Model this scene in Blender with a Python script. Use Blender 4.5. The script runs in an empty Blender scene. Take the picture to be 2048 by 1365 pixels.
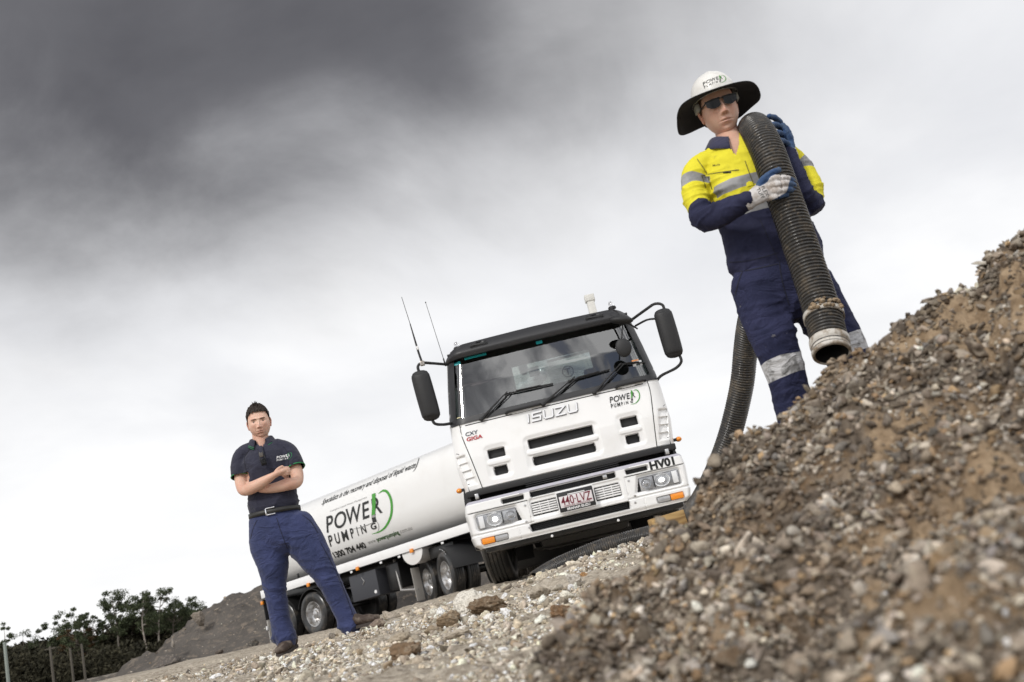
import bpy, bmesh, math, random
import numpy as np
from mathutils import Vector, Matrix
from mathutils.bvhtree import BVHTree
SC = bpy.context.scene
COL = SC.collection
PI = math.pi
rng = np.random.default_rng(7)
random.seed(7)

# ------------------------------------------------------------------ camera
F, CZ = 2000.0, 0.25
PITCH, ROLL = math.atan(451/F), math.radians(12.6)
fw = np.array([0, math.cos(PITCH), math.sin(PITCH)])
_u0 = np.array([0, -math.sin(PITCH), math.cos(PITCH)]); _r0 = np.array([1., 0, 0])
cr = math.cos(ROLL)*_r0 - math.sin(ROLL)*_u0
cu = math.sin(ROLL)*_r0 + math.cos(ROLL)*_u0
CAM = np.array([0, 0, CZ])
cam = bpy.data.cameras.new('camera'); camo = bpy.data.objects.new('camera', cam); COL.objects.link(camo)
M = Matrix.Identity(4)
for i in range(3):
    M[i][0], M[i][1], M[i][2], M[i][3] = cr[i], cu[i], -fw[i], CAM[i]
camo.matrix_world = M
cam.sensor_width = 36; cam.lens = 36*F/2048
cam.clip_start = .05; cam.clip_end = 6000
cam.dof.use_dof = True; cam.dof.focus_distance = 7.4; cam.dof.aperture_fstop = 3.8
SC.camera = camo
SC.render.resolution_x = 1024; SC.render.resolution_y = 682
SC.view_settings.view_transform = 'Standard'; SC.view_settings.look = 'None'
SC.view_settings.exposure = 0.26; SC.view_settings.gamma = 1

def at(px, py, Y):
    d = fw + (px-1024)/F*cr - (py-682.5)/F*cu
    return CAM + d*(Y/d[1])

# ------------------------------------------------------------------ node helpers
class NT:
    def __init__(s, nt): s.nt = nt; s.n = nt.nodes; s.l = nt.links
    def set(s, sock, v):
        if isinstance(v, bpy.types.NodeSocket): s.l.new(v, sock)
        elif v is not None:
            if isinstance(v, (tuple, list)) and len(v) == 3 and sock.type == 'RGBA': v = (*v, 1)
            sock.default_value = v
    def math(s, op, a, b=0.0, c=None, clamp=False):
        n = s.n.new('ShaderNodeMath'); n.operation = op; n.use_clamp = clamp
        s.set(n.inputs[0], a); s.set(n.inputs[1], b)
        if c is not None: s.set(n.inputs[2], c)
        return n.outputs[0]
    def ss(s, x, a, b):
        n = s.n.new('ShaderNodeMapRange'); n.interpolation_type = 'SMOOTHSTEP'
        rev = a > b
        s.set(n.inputs[0], x); n.inputs[1].default_value = min(a, b); n.inputs[2].default_value = max(a, b)
        n.inputs[3].default_value = 1. if rev else 0.; n.inputs[4].default_value = 0. if rev else 1.
        return n.outputs[0]
    def mix(s, f, a, b, blend='MIX'):
        n = s.n.new('ShaderNodeMix'); n.data_type = 'RGBA'; n.blend_type = blend
        s.set(n.inputs[0], f); s.set(n.inputs[6], a); s.set(n.inputs[7], b)
        return n.outputs[2]
    def noise(s, scale, vec=None, detail=4, rough=.55, dist=0.):
        n = s.n.new('ShaderNodeTexNoise'); n.inputs['Scale'].default_value = scale
        n.inputs['Detail'].default_value = detail; n.inputs['Roughness'].default_value = rough
        n.inputs['Distortion'].default_value = dist
        if vec is not None: s.set(n.inputs['Vector'], vec)
        return n.outputs[0]
    def obj(s):
        return s.n.new('ShaderNodeTexCoord').outputs['Object']
    def gen(s):
        return s.n.new('ShaderNodeTexCoord').outputs['Generated']
    def pos(s): return s.n.new('ShaderNodeNewGeometry').outputs['Position']
    def sep(s, v):
        n = s.n.new('ShaderNodeSeparateXYZ'); s.set(n.inputs[0], v); return n.outputs
    def attr(s, name):
        n = s.n.new('ShaderNodeAttribute'); n.attribute_name = name; return n
    def ramp(s, f, stops):
        n = s.n.new('ShaderNodeValToRGB'); s.set(n.inputs[0], f)
        e = n.color_ramp.elements
        while len(e) < len(stops): e.new(.5)
        for i, (p, c) in enumerate(stops):
            e[i].position = p; e[i].color = (*c, 1)
        return n.outputs[0]
    def scalev(s, v, sc):
        n = s.n.new('ShaderNodeMapping'); s.set(n.inputs[0], v); n.inputs['Scale'].default_value = sc
        return n.outputs[0]
    def bump(s, h, strength=.3, dist=.01):
        n = s.n.new('ShaderNodeBump'); s.set(n.inputs['Height'], h)
        n.inputs['Strength'].default_value = strength; n.inputs['Distance'].default_value = dist
        return n.outputs[0]

# ------------------------------------------------------------------ world
W = bpy.data.worlds.new('World'); SC.world = W; W.use_nodes = True
w = NT(W.node_tree); w.n.clear()
SUN_EL, SUN_AZ = math.radians(40), math.radians(214)     # azimuth measured clockwise from +Y
sky = w.n.new('ShaderNodeTexSky'); sky.sky_type = 'NISHITA'; sky.sun_disc = False
sky.sun_elevation = SUN_EL; sky.sun_rotation = SUN_AZ; sky.dust_density = 2.0
bg1 = w.n.new('ShaderNodeBackground'); w.set(bg1.inputs[0], sky.outputs[0]); bg1.inputs[1].default_value = .1
dv = w.gen(); X, Yc, Z = w.sep(dv)
# perspective of a cloud deck: x/(z+c), y/(z+c)
zc = w.math('ADD', w.math('MAXIMUM', Z, 0.0), .22)
cmb = w.n.new('ShaderNodeCombineXYZ')
w.set(cmb.inputs[0], w.math('DIVIDE', X, zc)); w.set(cmb.inputs[1], w.math('DIVIDE', Yc, zc)); w.set(cmb.inputs[2], 0.0)
deck = cmb.outputs[0]
n1 = w.noise(1.0, deck, 9, .52, .35)
n2 = w.noise(2.3, dv, 8, .56, .5)
n3 = w.noise(.55, w.scalev(deck, (1, .6, 1)), 5, .5)
zz = w.math('ADD', Z, w.math('MULTIPLY', w.math('SUBTRACT', n2, .5), .42))
zz = w.math('ADD', zz, w.math('MULTIPLY', w.math('SUBTRACT', n1, .5), .14))
xx = w.math('ADD', X, w.math('MULTIPLY', w.math('SUBTRACT', n1, .5), .45))
bank = w.math('MULTIPLY', w.ss(zz, .22, .52), w.ss(xx, .52, -.02))
bank = w.math('MULTIPLY', bank, w.ss(Yc, -.3, .45))
soft = w.ss(n3, .35, .75)
light = w.ramp(w.math('ADD', w.math('MULTIPLY', n1, .7), w.math('MULTIPLY', n2, .3)),
               [(.30, (.62, .63, .66)), (.46, (.745, .75, .77)), (.60, (.90, .90, .905))])
low = w.ss(Z, .30, .0)
light = w.mix(w.math('MULTIPLY', low, .75), light, (.87, .87, .87))
n5 = w.noise(2.1, w.scalev(dv, (1, 1, 1.9)), 9, .52, .25)
edge = w.math('MULTIPLY', w.ss(X, -.20, -.52), .05)
darkc = w.ramp(w.math('ADD', w.math('ADD', w.math('MULTIPLY', n1, .45), w.math('MULTIPLY', n5, .55)), edge), [(.34, (.070, .069, .078)), (.50, (.13, .129, .14)), (.58, (.21, .21, .225)), (.70, (.36, .36, .38))])
cloud = w.mix(bank, light, darkc)
# behind the camera the deck breaks into darker and brighter heaps with gaps of blue
back = w.ss(Yc, .15, -.45)
n4 = w.noise(7.0, deck, 8, .55, .5)
heaps = w.ramp(w.math('ADD', w.math('MULTIPLY', n1, .35), w.math('MULTIPLY', n4, .65)), [(.42, (.12, .13, .17)), (.50, (.75, .76, .80)), (.57, (1.9, 1.9, 1.9))])
cloud = w.mix(w.math('MULTIPLY', back, .8), cloud, heaps)
ground_side = w.ss(Z, -.02, -.10)
cloud = w.mix(ground_side, cloud, (.25, .22, .19))
bg2 = w.n.new('ShaderNodeBackground'); w.set(bg2.inputs[0], cloud); bg2.inputs[1].default_value = 1.0
gap = w.math('MULTIPLY', back, w.ss(n4, .44, .38))
cover = w.math('SUBTRACT', .98, w.math('MULTIPLY', gap, .85))
mx = w.n.new('ShaderNodeMixShader'); w.set(mx.inputs[0], cover)
w.l.new(bg1.outputs[0], mx.inputs[1]); w.l.new(bg2.outputs[0], mx.inputs[2])
wo = w.n.new('ShaderNodeOutputWorld'); w.l.new(mx.outputs[0], wo.inputs[0])

sl = bpy.data.lights.new('sun', 'SUN'); sl.energy = 1.5; sl.angle = math.radians(10); sl.color = (1, .97, .92)
so = bpy.data.objects.new('sun', sl); COL.objects.link(so)
sdir = Vector((math.sin(SUN_AZ)*math.cos(SUN_EL), math.cos(SUN_AZ)*math.cos(SUN_EL), math.sin(SUN_EL)))
so.rotation_euler = sdir.to_track_quat('Z', 'Y').to_euler()

# ------------------------------------------------------------------ materials
MATS = {}
def mat(name, col=(.5, .5, .5), rough=.6, metal=0., fn=None, spec=.5, coat=0.):
    if name in MATS: return MATS[name]
    m = bpy.data.materials.new(name); m.use_nodes = True
    t = NT(m.node_tree); b = m.node_tree.nodes['Principled BSDF']
    b.inputs['Base Color'].default_value = (*col, 1); b.inputs['Roughness'].default_value = rough
    b.inputs['Metallic'].default_value = metal; b.inputs['Specular IOR Level'].default_value = spec
    b.inputs['Coat Weight'].default_value = coat
    if fn: fn(t, b)
    MATS[name] = m; return m
def fabric(c1, c2, bs=.25, sc=260):
    def f(t, b):
        o = t.obj()
        n = t.noise(6, o, 5, .6); t.set(b.inputs['Base Color'], t.mix(t.ss(n, .3, .7), c1, c2))
        weave = t.noise(sc, o, 2, .5)
        wr = t.math('ADD', t.noise(22, t.scalev(o, (1, 1, .6)), 4, .55, .8), t.math('MULTIPLY', t.math('ABSOLUTE', t.math('SUBTRACT', t.noise(7, t.scalev(o, (1, 1, 1.7)), 3, .5, 1.2), .5)), 6.))
        h = t.math('ADD', t.math('MULTIPLY', weave, .12), wr)
        t.set(b.inputs['Normal'], t.bump(h, bs, .006)); b.inputs['Sheen Weight'].default_value = .15
    return f
def dirtpaint(c, amount=.12, scale=3., dirt=(.42, .36, .29), zlow=None):
    def f(t, b):
        o = t.obj(); n = t.noise(scale, o, 6, .62)
        m = t.math('MULTIPLY', t.ss(n, .48, .75), amount)
        if zlow is not None:
            z = t.sep(o)[2]
            m = t.math('ADD', m, t.math('MULTIPLY', t.ss(t.math('ADD', z, t.math('MULTIPLY', n, .5)), zlow+.55, zlow), .35), clamp=True)
        t.set(b.inputs['Base Color'], t.mix(m, c, dirt))
        t.set(b.inputs['Roughness'], t.math('ADD', t.math('MULTIPLY', m, .5), .28))
    return f
white = mat('truck_paint', (.84, .84, .83), .28, fn=dirtpaint((.85, .85, .845), .16, 2.2, (.50, .45, .38)), coat=.4)
tankw = mat('tank_paint', (.82, .82, .81), .22, fn=dirtpaint((.80, .80, .79), .10, 1.2, zlow=1.1), coat=.5)
blackp = mat('black_trim', (.022, .022, .024), .45)
matblk = mat('black_plastic', (.014, .014, .015), .6)
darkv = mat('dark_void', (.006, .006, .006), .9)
chass = mat('chassis_paint', (.018, .018, .018), .75, fn=dirtpaint((.016, .016, .016), .35, 3, (.10, .085, .07)))
rubber = mat('tyre_rubber', (.03, .03, .03), .8, fn=dirtpaint((.024, .024, .024), .75, 5, (.15, .125, .10)))
steel = mat('rim_steel', (.6, .6, .6), .32, .85, fn=lambda t, b: t.set(b.inputs['Base Color'], t.mix(t.ss(t.noise(9, t.obj(), 5), .45, .75), (.62, .62, .62), (.28, .24, .20))))
chrome = mat('chrome', (.82, .82, .84), .08, 1.)
clearp = mat('clear_lens', (.75, .76, .77), .12, .0, coat=.8)
def _glassy(t, b):
    b.inputs['Transmission Weight'].default_value = .9; b.inputs['IOR'].default_value = 1.45
lensg = mat('lamp_glass', (.95, .95, .95), .03, fn=_glassy)
amber = mat('amber_lens', (.85, .28, .02), .25, coat=.6)
greyband = mat('grey_step_paint', (.44, .43, .48), .45)
ink = mat('black_print', (.012, .013, .012), .4)
inkgrey = mat('grey_print', (.30, .30, .29), .4)
inkgreen = mat('green_print', (.06, .30, .035), .4)
inkdkgreen = mat('dark_green_print', (.03, .10, .02), .4)
inkred = mat('red_print', (.42, .02, .03), .4)
inkmaroon = mat('maroon_print', (.17, .015, .03), .4)
whitep = mat('white_print', (.8, .8, .8), .4)
platew = mat('plate_white', (.70, .66, .67), .4)
def thin_glass(name, tint, base=.06, gain=.9, rough=.01):
    m = bpy.data.materials.new(name); m.use_nodes = True; t = NT(m.node_tree); t.n.clear()
    o = t.n.new('ShaderNodeOutputMaterial'); tr = t.n.new('ShaderNodeBsdfTransparent'); tr.inputs[0].default_value = (*tint, 1)
    g = t.n.new('ShaderNodeBsdfGlossy'); g.inputs['Roughness'].default_value = rough
    fr = t.n.new('ShaderNodeFresnel'); fr.inputs[0].default_value = 1.55
    f = t.math('ADD', t.math('MULTIPLY', fr.outputs[0], gain), base, clamp=True)
    mx = t.n.new('ShaderNodeMixShader'); t.set(mx.inputs[0], f)
    t.l.new(tr.outputs[0], mx.inputs[1]); t.l.new(g.outputs[0], mx.inputs[2]); t.l.new(mx.outputs[0], o.inputs[0])
    return m
glass = thin_glass('windscreen_glass', (.46, .52, .52), .10, 1.45)
sideglass = thin_glass('side_glass', (.68, .72, .71), .04)
mirrorm = mat('mirror_glass', (.05, .05, .06), .1, .6)

# ------------------------------------------------------------------ mesh helpers
def tag(o, label=None, cat=None, group=None, kind=None):
    if label: o['label'] = label
    if cat: o['category'] = cat
    if group: o['group'] = group
    if kind: o['kind'] = kind
    return o
def empty(name, M=None, label=None, cat=None, group=None):
    o = bpy.data.objects.new(name, None); COL.objects.link(o); o.empty_display_size = .2
    if M is not None: o.matrix_world = M
    return tag(o, label, cat, group)
def mesh_np(name, V, Fs, m=None, parent=None, smooth=True, label=None, mats=None, midx=None):
    """V (n,3) array, Fs either (k,3|4) array or a list of polygons"""
    me = bpy.data.meshes.new(name); V = np.asarray(V, dtype=np.float32)
    if isinstance(Fs, np.ndarray):
        k, q = Fs.shape
        me.vertices.add(len(V)); me.vertices.foreach_set('co', V.ravel())
        me.loops.add(k*q); me.loops.foreach_set('vertex_index', Fs.ravel().astype(np.int32))
        me.polygons.add(k); me.polygons.foreach_set('loop_start', np.arange(0, k*q, q, dtype=np.int32))
        me.polygons.foreach_set('loop_total', np.full(k, q, dtype=np.int32))
        me.update(calc_edges=True)
    else:
        me.from_pydata([tuple(map(float, v)) for v in V], [], [tuple(map(int, f)) for f in Fs]); me.update()
    if smooth: me.polygons.foreach_set('use_smooth', np.ones(len(me.polygons), dtype=bool))
    for mm in (mats or ([m] if m else [])): me.materials.append(mm)
    if midx is not None: me.polygons.foreach_set('material_index', np.asarray(midx, dtype=np.int32))
    o = bpy.data.objects.new(name, me); COL.objects.link(o)
    if parent: o.parent = parent
    if label: o['label'] = label
    return o
def dup(o, parent=None):
    c = o.copy(); COL.objects.link(c); c.parent = parent
    for ch in list(o.children): dup(ch, c)
    return c
class G:
    """accumulates polygons"""
    def __init__(s): s.v = []; s.f = []; s.mi = []; s.k = 0
    def add(s, V, Fc, m=0):
        b = len(s.v); s.v += [tuple(map(float, p)) for p in V]
        for f in Fc: s.f.append(tuple(int(i)+b for i in f)); s.mi.append(m)
        return s
    def box(s, x0, x1, y0, y1, z0, z1, m=0, R=None):
        V = [(x, y, z) for x in (x0, x1) for y in (y0, y1) for z in (z0, z1)]
        if R is not None: V = [tuple(R @ Vector(v)) for v in V]
        return s.add(V, [(0, 1, 3, 2), (4, 6, 7, 5), (0, 4, 5, 1), (2, 3, 7, 6), (0, 2, 6, 4), (1, 5, 7, 3)], m)
    def rbox(s, x0, x1, y0, y1, z0, z1, b=.01, m=0, R=None):
        bm = bmesh.new(); bmesh.ops.create_cube(bm, size=1)
        for v in bm.verts:
            v.co = Vector(((x0+x1)/2+v.co.x*(x1-x0), (y0+y1)/2+v.co.y*(y1-y0), (z0+z1)/2+v.co.z*(z1-z0)))
        bmesh.ops.bevel(bm, geom=bm.edges[:], offset=min(b, .45*min(x1-x0, y1-y0, z1-z0)), segments=2, profile=.6, affect='EDGES')
        bm.verts.index_update()
        V = [R @ v.co if R is not None else v.co for v in bm.verts]
        s.add(V, [[v.index for v in f.verts] for f in bm.faces], m); bm.free(); return s
    def tube(s, pts, r, n=10, m=0, cap=True):
        V, Fc = loft([(p, r if not hasattr(r, '__len__') else r[i], None) for i, p in enumerate(pts)], n, sub=1, cap=cap)
        return s.add(V, Fc, m)
    def loft(s, st, n=16, sub=4, side=(1, 0, 0), m=0):
        V, Fc = loft(st, n, sub, side); return s.add(V, Fc, m)
    def lathe(s, prof, n=48, axis='x', o=(0, 0, 0), m=0):
        V = []; Fc = []; k = len(prof)
        for i in range(n):
            a = 2*PI*i/n
            for (h, r) in prof:
                if axis == 'x': p = (h, r*math.cos(a), r*math.sin(a))
                elif axis == 'y': p = (r*math.cos(a), h, r*math.sin(a))
                else: p = (r*math.cos(a), r*math.sin(a), h)
                V.append((p[0]+o[0], p[1]+o[1], p[2]+o[2]))
        for i in range(n):
            j = (i+1) % n
            for q in range(k-1): Fc.append((i*k+q, i*k+q+1, j*k+q+1, j*k+q))
        return s.add(V, Fc, m)
    def ell(s, c, r, n=16, m=0):
        prof = [(c[2]+r[2]*math.sin(t), math.cos(t)) for t in np.linspace(-PI/2, PI/2, n//2+1)]
        V = []; Fc = []; k = len(prof)
        for i in range(n):
            a = 2*PI*i/n
            for h, q in prof: V.append((c[0]+r[0]*q*math.cos(a), c[1]+r[1]*q*math.sin(a), h))
        for i in range(n):
            j = (i+1) % n
            for q in range(k-1): Fc.append((i*k+q, j*k+q, j*k+q+1, i*k+q+1))
        return s.add(V, Fc, m)
    def build(s, name, m=None, parent=None, smooth=True, mats=None, label=None, sharp=40):
        o = mesh_np(name, s.v, s.f, m, parent, smooth, label, mats, s.mi if mats else None)
        if smooth and sharp: 
            try: o.data.set_sharp_from_angle(angle=math.radians(sharp))
            except Exception: pass
        return o
def cr_interp(A, sub):
    A = np.asarray(A, float)
    if sub <= 1 or len(A) < 3: return A
    P = np.vstack([2*A[0]-A[1], A, 2*A[-1]-A[-2]]); out = []
    for i in range(1, len(P)-2):
        for t in np.arange(sub)/sub:
            p0, p1, p2, p3 = P[i-1:i+3]
            out.append(.5*((2*p1)+(-p0+p2)*t+(2*p0-5*p1+4*p2-p3)*t*t+(-p0+3*p1-3*p2+p3)*t**3))
    out.append(P[-2]); return np.array(out)
def loft(st, n=16, sub=4, side=(1, 0, 0), cap=True):
    """st: (point, a, b): a radius along `side`, b across; b None = a"""
    A = np.array([[*map(float, p), a, (a if b is None else b)] for p, a, b in st])
    A = cr_interp(A, sub); P = A[:, :3]; Ra = np.abs(A[:, 3]); Rb = np.abs(A[:, 4])
    T = np.gradient(P, axis=0); T /= np.linalg.norm(T, axis=1)[:, None]+1e-9
    sd = np.array(side, float); V = []; k = len(P); prev = None
    th = np.arange(n)*2*PI/n
    rings = []
    for i in range(k):
        t = T[i]
        s_ = (sd if prev is None else prev) - np.dot(sd if prev is None else prev, t)*t
        if np.linalg.norm(s_) < 1e-3: s_ = np.cross(t, (0.3, 1, .2))
        s_ /= np.linalg.norm(s_)
        # keep to the reference side where possible
        r_ = sd-np.dot(sd, t)*t
        if np.linalg.norm(r_) > .3: s_ = r_/np.linalg.norm(r_)
        prev = s_
        b_ = np.cross(t, s_)
        rings.append((P[i], s_, b_, t, Ra[i], Rb[i]))
    seq = []
    if cap:
        c, s_, b_, t, a, b = rings[0]
        for q in (80, 55, 28): seq.append((c-t*min(a, b)*.8*math.sin(math.radians(q)), s_, b_, a*math.cos(math.radians(q)), b*math.cos(math.radians(q))))
    for c, s_, b_, t, a, b in rings: seq.append((c, s_, b_, a, b))
    if cap:
        c, s_, b_, t, a, b = rings[-1]
        for q in (28, 55, 80): seq.append((c+t*min(a, b)*.8*math.sin(math.radians(q)), s_, b_, a*math.cos(math.radians(q)), b*math.cos(math.radians(q))))
    for c, s_, b_, a, b in seq:
        for x in th: V.append(c+s_*a*math.cos(x)+b_*b*math.sin(x))
    Fc = []
    for i in range(len(seq)-1):
        for j in range(n):
            j2 = (j+1) % n; Fc.append((i*n+j, i*n+j2, (i+1)*n+j2, (i+1)*n+j))
    if cap:
        Fc.append(tuple(range(n))[::-1]); Fc.append(tuple(range((len(seq)-1)*n, len(seq)*n)))
    return V, Fc
def grid_faces(nu, nv, wrap=False):
    i = np.arange(nu if wrap else nu-1)[:, None]; j = np.arange(nv-1)[None, :]
    i2 = (i+1) % nu
    a = i*nv+j; b = i2*nv+j
    return np.stack([a, b, b+1, a+1], -1).reshape(-1, 4)

# numpy value noise
def _h(ix, iy, iz, seed):
    n = (ix*374761393 + iy*668265263 + iz*2147483647 + seed*1274126177) & 0xffffffff
    n = ((n ^ (n >> 13))*1274126177) & 0xffffffff
    n = ((n ^ (n >> 16))*2246822519) & 0xffffffff
    return ((n ^ (n >> 15)) & 0xffffff)/float(0xffffff)
def vnoise(P, seed=0):
    P = np.asarray(P, float); I = np.floor(P).astype(np.int64); f = P-I; f = f*f*f*(f*(f*6-15)+10)
    r = 0
    for dx in (0, 1):
        for dy in (0, 1):
            for dz in (0, 1):
                wgt = (f[:, 0] if dx else 1-f[:, 0])*(f[:, 1] if dy else 1-f[:, 1])*(f[:, 2] if dz else 1-f[:, 2])
                r = r+wgt*_h(I[:, 0]+dx, I[:, 1]+dy, I[:, 2]+dz, seed)
    return r*2-1
def fbm(P, oct=4, seed=0, gain=.5):
    r = 0; a = 1.; P = np.asarray(P, float)
    for o in range(oct):
        r = r+a*vnoise(P*2**o+o*17.3, seed+o); a *= gain
    return r
def sstep(x, a, b):
    t = np.clip((x-a)/(b-a), 0, 1); return t*t*(3-2*t)

def remesh(g, name, voxel, m, parent, smooth_it=3, mats=None):
    o = g.build(name, m, parent, mats=None, sharp=None)
    md = o.modifiers.new('r', 'REMESH'); md.mode = 'VOXEL'; md.voxel_size = voxel; md.use_smooth_shade = True
    if smooth_it:
        s = o.modifiers.new('s', 'SMOOTH'); s.factor = .5; s.iterations = smooth_it
    bpy.context.view_layer.update()
    dg = bpy.context.evaluated_depsgraph_get()
    me = bpy.data.meshes.new_from_object(o.evaluated_get(dg)); o.modifiers.clear()
    old = o.data; o.data = me; bpy.data.meshes.remove(old)
    me.materials.clear(); me.materials.append(m)
    me.polygons.foreach_set('use_smooth', np.ones(len(me.polygons), dtype=bool))
    return o
def getco(o):
    me = o.data; n = len(me.vertices); V = np.empty(n*3, np.float32); me.vertices.foreach_get('co', V)
    N = np.empty(n*3, np.float32); me.vertices.foreach_get('normal', N)
    return V.reshape(-1, 3).astype(float), N.reshape(-1, 3).astype(float)
def setco(o, V):
    o.data.vertices.foreach_set('co', np.asarray(V, np.float32).ravel()); o.data.update()
def setattr_f(o, name, a):
    at_ = o.data.attributes.new(name, 'FLOAT', 'POINT'); at_.data.foreach_set('value', np.asarray(a, np.float32))
def segdist(V, a, b):
    a = np.asarray(a, float); b = np.asarray(b, float); d = b-a
    t = np.clip(((V-a)@d)/(d@d), 0, 1); return np.linalg.norm(V-(a+t[:, None]*d), axis=1), t

# text -> list of (2D triangles) then mapped onto a surface
def text2d(s, size=1., shear=0., bold=0., align='LEFT', sx=1., cut=.0, spacing=1.):
    cu_ = bpy.data.curves.new('t', 'FONT'); cu_.body = s; cu_.size = size; cu_.shear = shear; cu_.offset = bold
    cu_.align_x = align; cu_.space_character = spacing; cu_.resolution_u = 4
    o = bpy.data.objects.new('t', cu_); COL.objects.link(o); bpy.context.view_layer.update()
    me = bpy.data.meshes.new_from_object(o.evaluated_get(bpy.context.evaluated_depsgraph_get()))
    bpy.data.objects.remove(o); bpy.data.curves.remove(cu_)
    bm = bmesh.new(); bm.from_mesh(me); bpy.data.meshes.remove(me)
    for v in bm.verts: v.co.x *= sx
    if cut: cut2d(bm, cut)
    return bm
def cut2d(bm, cut):
    if not bm.verts: return
    for ax in (0, 1):
        lo = min(v.co[ax] for v in bm.verts); hi = max(v.co[ax] for v in bm.verts)
        k = lo+cut
        while k < hi:
            no = [0, 0, 0]; no[ax] = 1; co = [0, 0, 0]; co[ax] = k
            bmesh.ops.bisect_plane(bm, geom=bm.verts[:]+bm.edges[:]+bm.faces[:], plane_co=co, plane_no=no, dist=1e-6)
            k += cut
def poly2d(polys, cut=0.):
    bm = bmesh.new()
    for p in polys:
        vs = [bm.verts.new((x, y, 0)) for x, y in p]; bm.faces.new(vs)
    bmesh.ops.triangulate(bm, faces=bm.faces[:])
    if cut: cut2d(bm, cut)
    return bm
def mapped(bm, fn, g, m=0):
    bm.verts.index_update()
    g.add([fn(v.co.x, v.co.y) for v in bm.verts], [[v.index for v in f.verts] for f in bm.faces], m); bm.free()
def crescent(cx, cy, rx, ry, a0, a1, w, k=28, tilt=0.):
    """tapered arc as quads: angles in degrees, w(t)-> half width"""
    out = []; pr = None
    for i in range(k+1):
        t = i/k; a = math.radians(a0+(a1-a0)*t); ww = w(t)
        c, s = math.cos(a), math.sin(a)
        def rot(x, y): return (cx+x*math.cos(tilt)-y*math.sin(tilt), cy+x*math.sin(tilt)+y*math.cos(tilt))
        cur = (rot(c*(rx-ww), s*(ry-ww)), rot(c*(rx+ww), s*(ry+ww)))
        if pr: out.append([pr[0], pr[1], cur[1], cur[0]])
        pr = cur
    return out
def logo(fn, g, cut=0., small=True, bold=.012):
    """POWER PUMPING mark, 1.18 wide x .46 tall; materials: 0 ink 1 green 2 grey 3 dark green"""
    def T(s, x0, x1, y0, h, shear=0., bo=bold, m=0, h2=None):
        b = text2d(s, 1., shear, bo)
        a = min(v.co.x for v in b.verts); c = max(v.co.x for v in b.verts); d = min(v.co.y for v in b.verts); e = max(v.co.y for v in b.verts)
        for v in b.verts:
            v.co.x = x0+(v.co.x-a)/(c-a)*(x1-x0); v.co.y = y0+(v.co.y-d)/(e-d)*h
        if cut: cut2d(b, cut*.5)
        mapped(b, fn, g, m)
    for ch, a, b in (('P', 0, .155), ('O', .165, .385), ('W', .395, .66), ('E', .65, .80)): T(ch, a, b, .205, .19, .22)
    T('R', .835, .985, .205, .195, .05)
    e = (lambda u, v: fn(u, v, 2))
    hose = []
    for t in np.arange(8)/8.:
        q = t+.125; f = lambda t: (.832+.055*t+.02*math.sin(t*2.6), .215+.235*t)
        a, b = f(t), f(q); hose.append([(a[0]-.030, a[1]), (a[0]+.030, a[1]), (b[0]+.030, b[1]), (b[0]-.030, b[1])])
    mapped(poly2d(hose, cut), e, g, 1)
    mapped(poly2d([[(.797, .190), (.86, .185), (.862, .215), (.80, .217)]], cut), e, g, 2)
    mapped(poly2d([[(.80, .135), (.862, .13), (.86, .185), (.797, .190)]], cut), e, g, 0)
    C = cr_interp(np.array([(.97, .43, 0), (1.06, .447, 0), (1.135, .40, 0), (1.165, .29, 0), (1.12, .15, 0), (1.01, .055, 0), (.88, .012, 0), (.728, .014, 0)]), 5)[:, :2]
    T_ = np.gradient(C, axis=0); T_ /= np.linalg.norm(T_, axis=1)[:, None]; N_ = np.stack([-T_[:, 1], T_[:, 0]], 1)
    wd = .003+.026*np.sin(np.linspace(0, PI, len(C)))**.8*np.interp(np.linspace(0, 1, len(C)), [0, .3, 1], [1.2, 1.1, .6]); A = C+N_*wd[:, None]*.3; B = C-N_*wd[:, None]
    mapped(poly2d([[A[i], B[i], B[i+1], A[i+1]] for i in range(len(C)-1)], cut), fn, g, 1)
    for ch, a, b, y, h in (('P', 0.0, .075, .035, .135), ('U', .115, .20, .037, .130), ('M', .24, .35, .040, .125), ('P', .395, .455, .043, .118), ('I', .51, .525, .046, .110), ('N', .58, .665, .05, .105)): T(ch, a, b, y, h, .05, bold+.012)
    T('G', .745, .835, .055, .075, 0, bold+.02)
    if small:
        T('Complete Liquid Waste Management', .12, .78, .425, .028, 0, -.002, m=2)
        mapped(poly2d(crescent(.66, .155, .22, .025, 190, 345, lambda t: .0012+.004*math.sin(PI*t), 16), cut), fn, g, 2)
        mapped(poly2d(crescent(.80, .09, .075, .07, -75, 60, lambda t: .0012+.004*math.sin(PI*t), 12), cut), fn, g, 2)
# surface projection for decals
def projector(target, origin, ux, uy, direction, scale, off=.0015):
    """world-space frame; ray casts along direction onto target mesh (world coords)"""
    me = target.data; mw = target.matrix_world
    bvh = BVHTree.FromPolygons([mw @ v.co for v in me.vertices], [list(p.vertices) for p in me.polygons])
    O, U, V_, D = map(Vector, (origin, ux, uy, direction)); D.normalize()
    last = [None]
    def fn(u, v, lay=0):
        p = O+U*(u*scale)+V_*(v*scale)
        hit, nrm, i, d = bvh.ray_cast(p-D*.5, D)
        if hit is None: return last[0] or p
        q = hit-D*(off*(1+lay*.4)); last[0] = q; return q
    return fn

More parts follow.
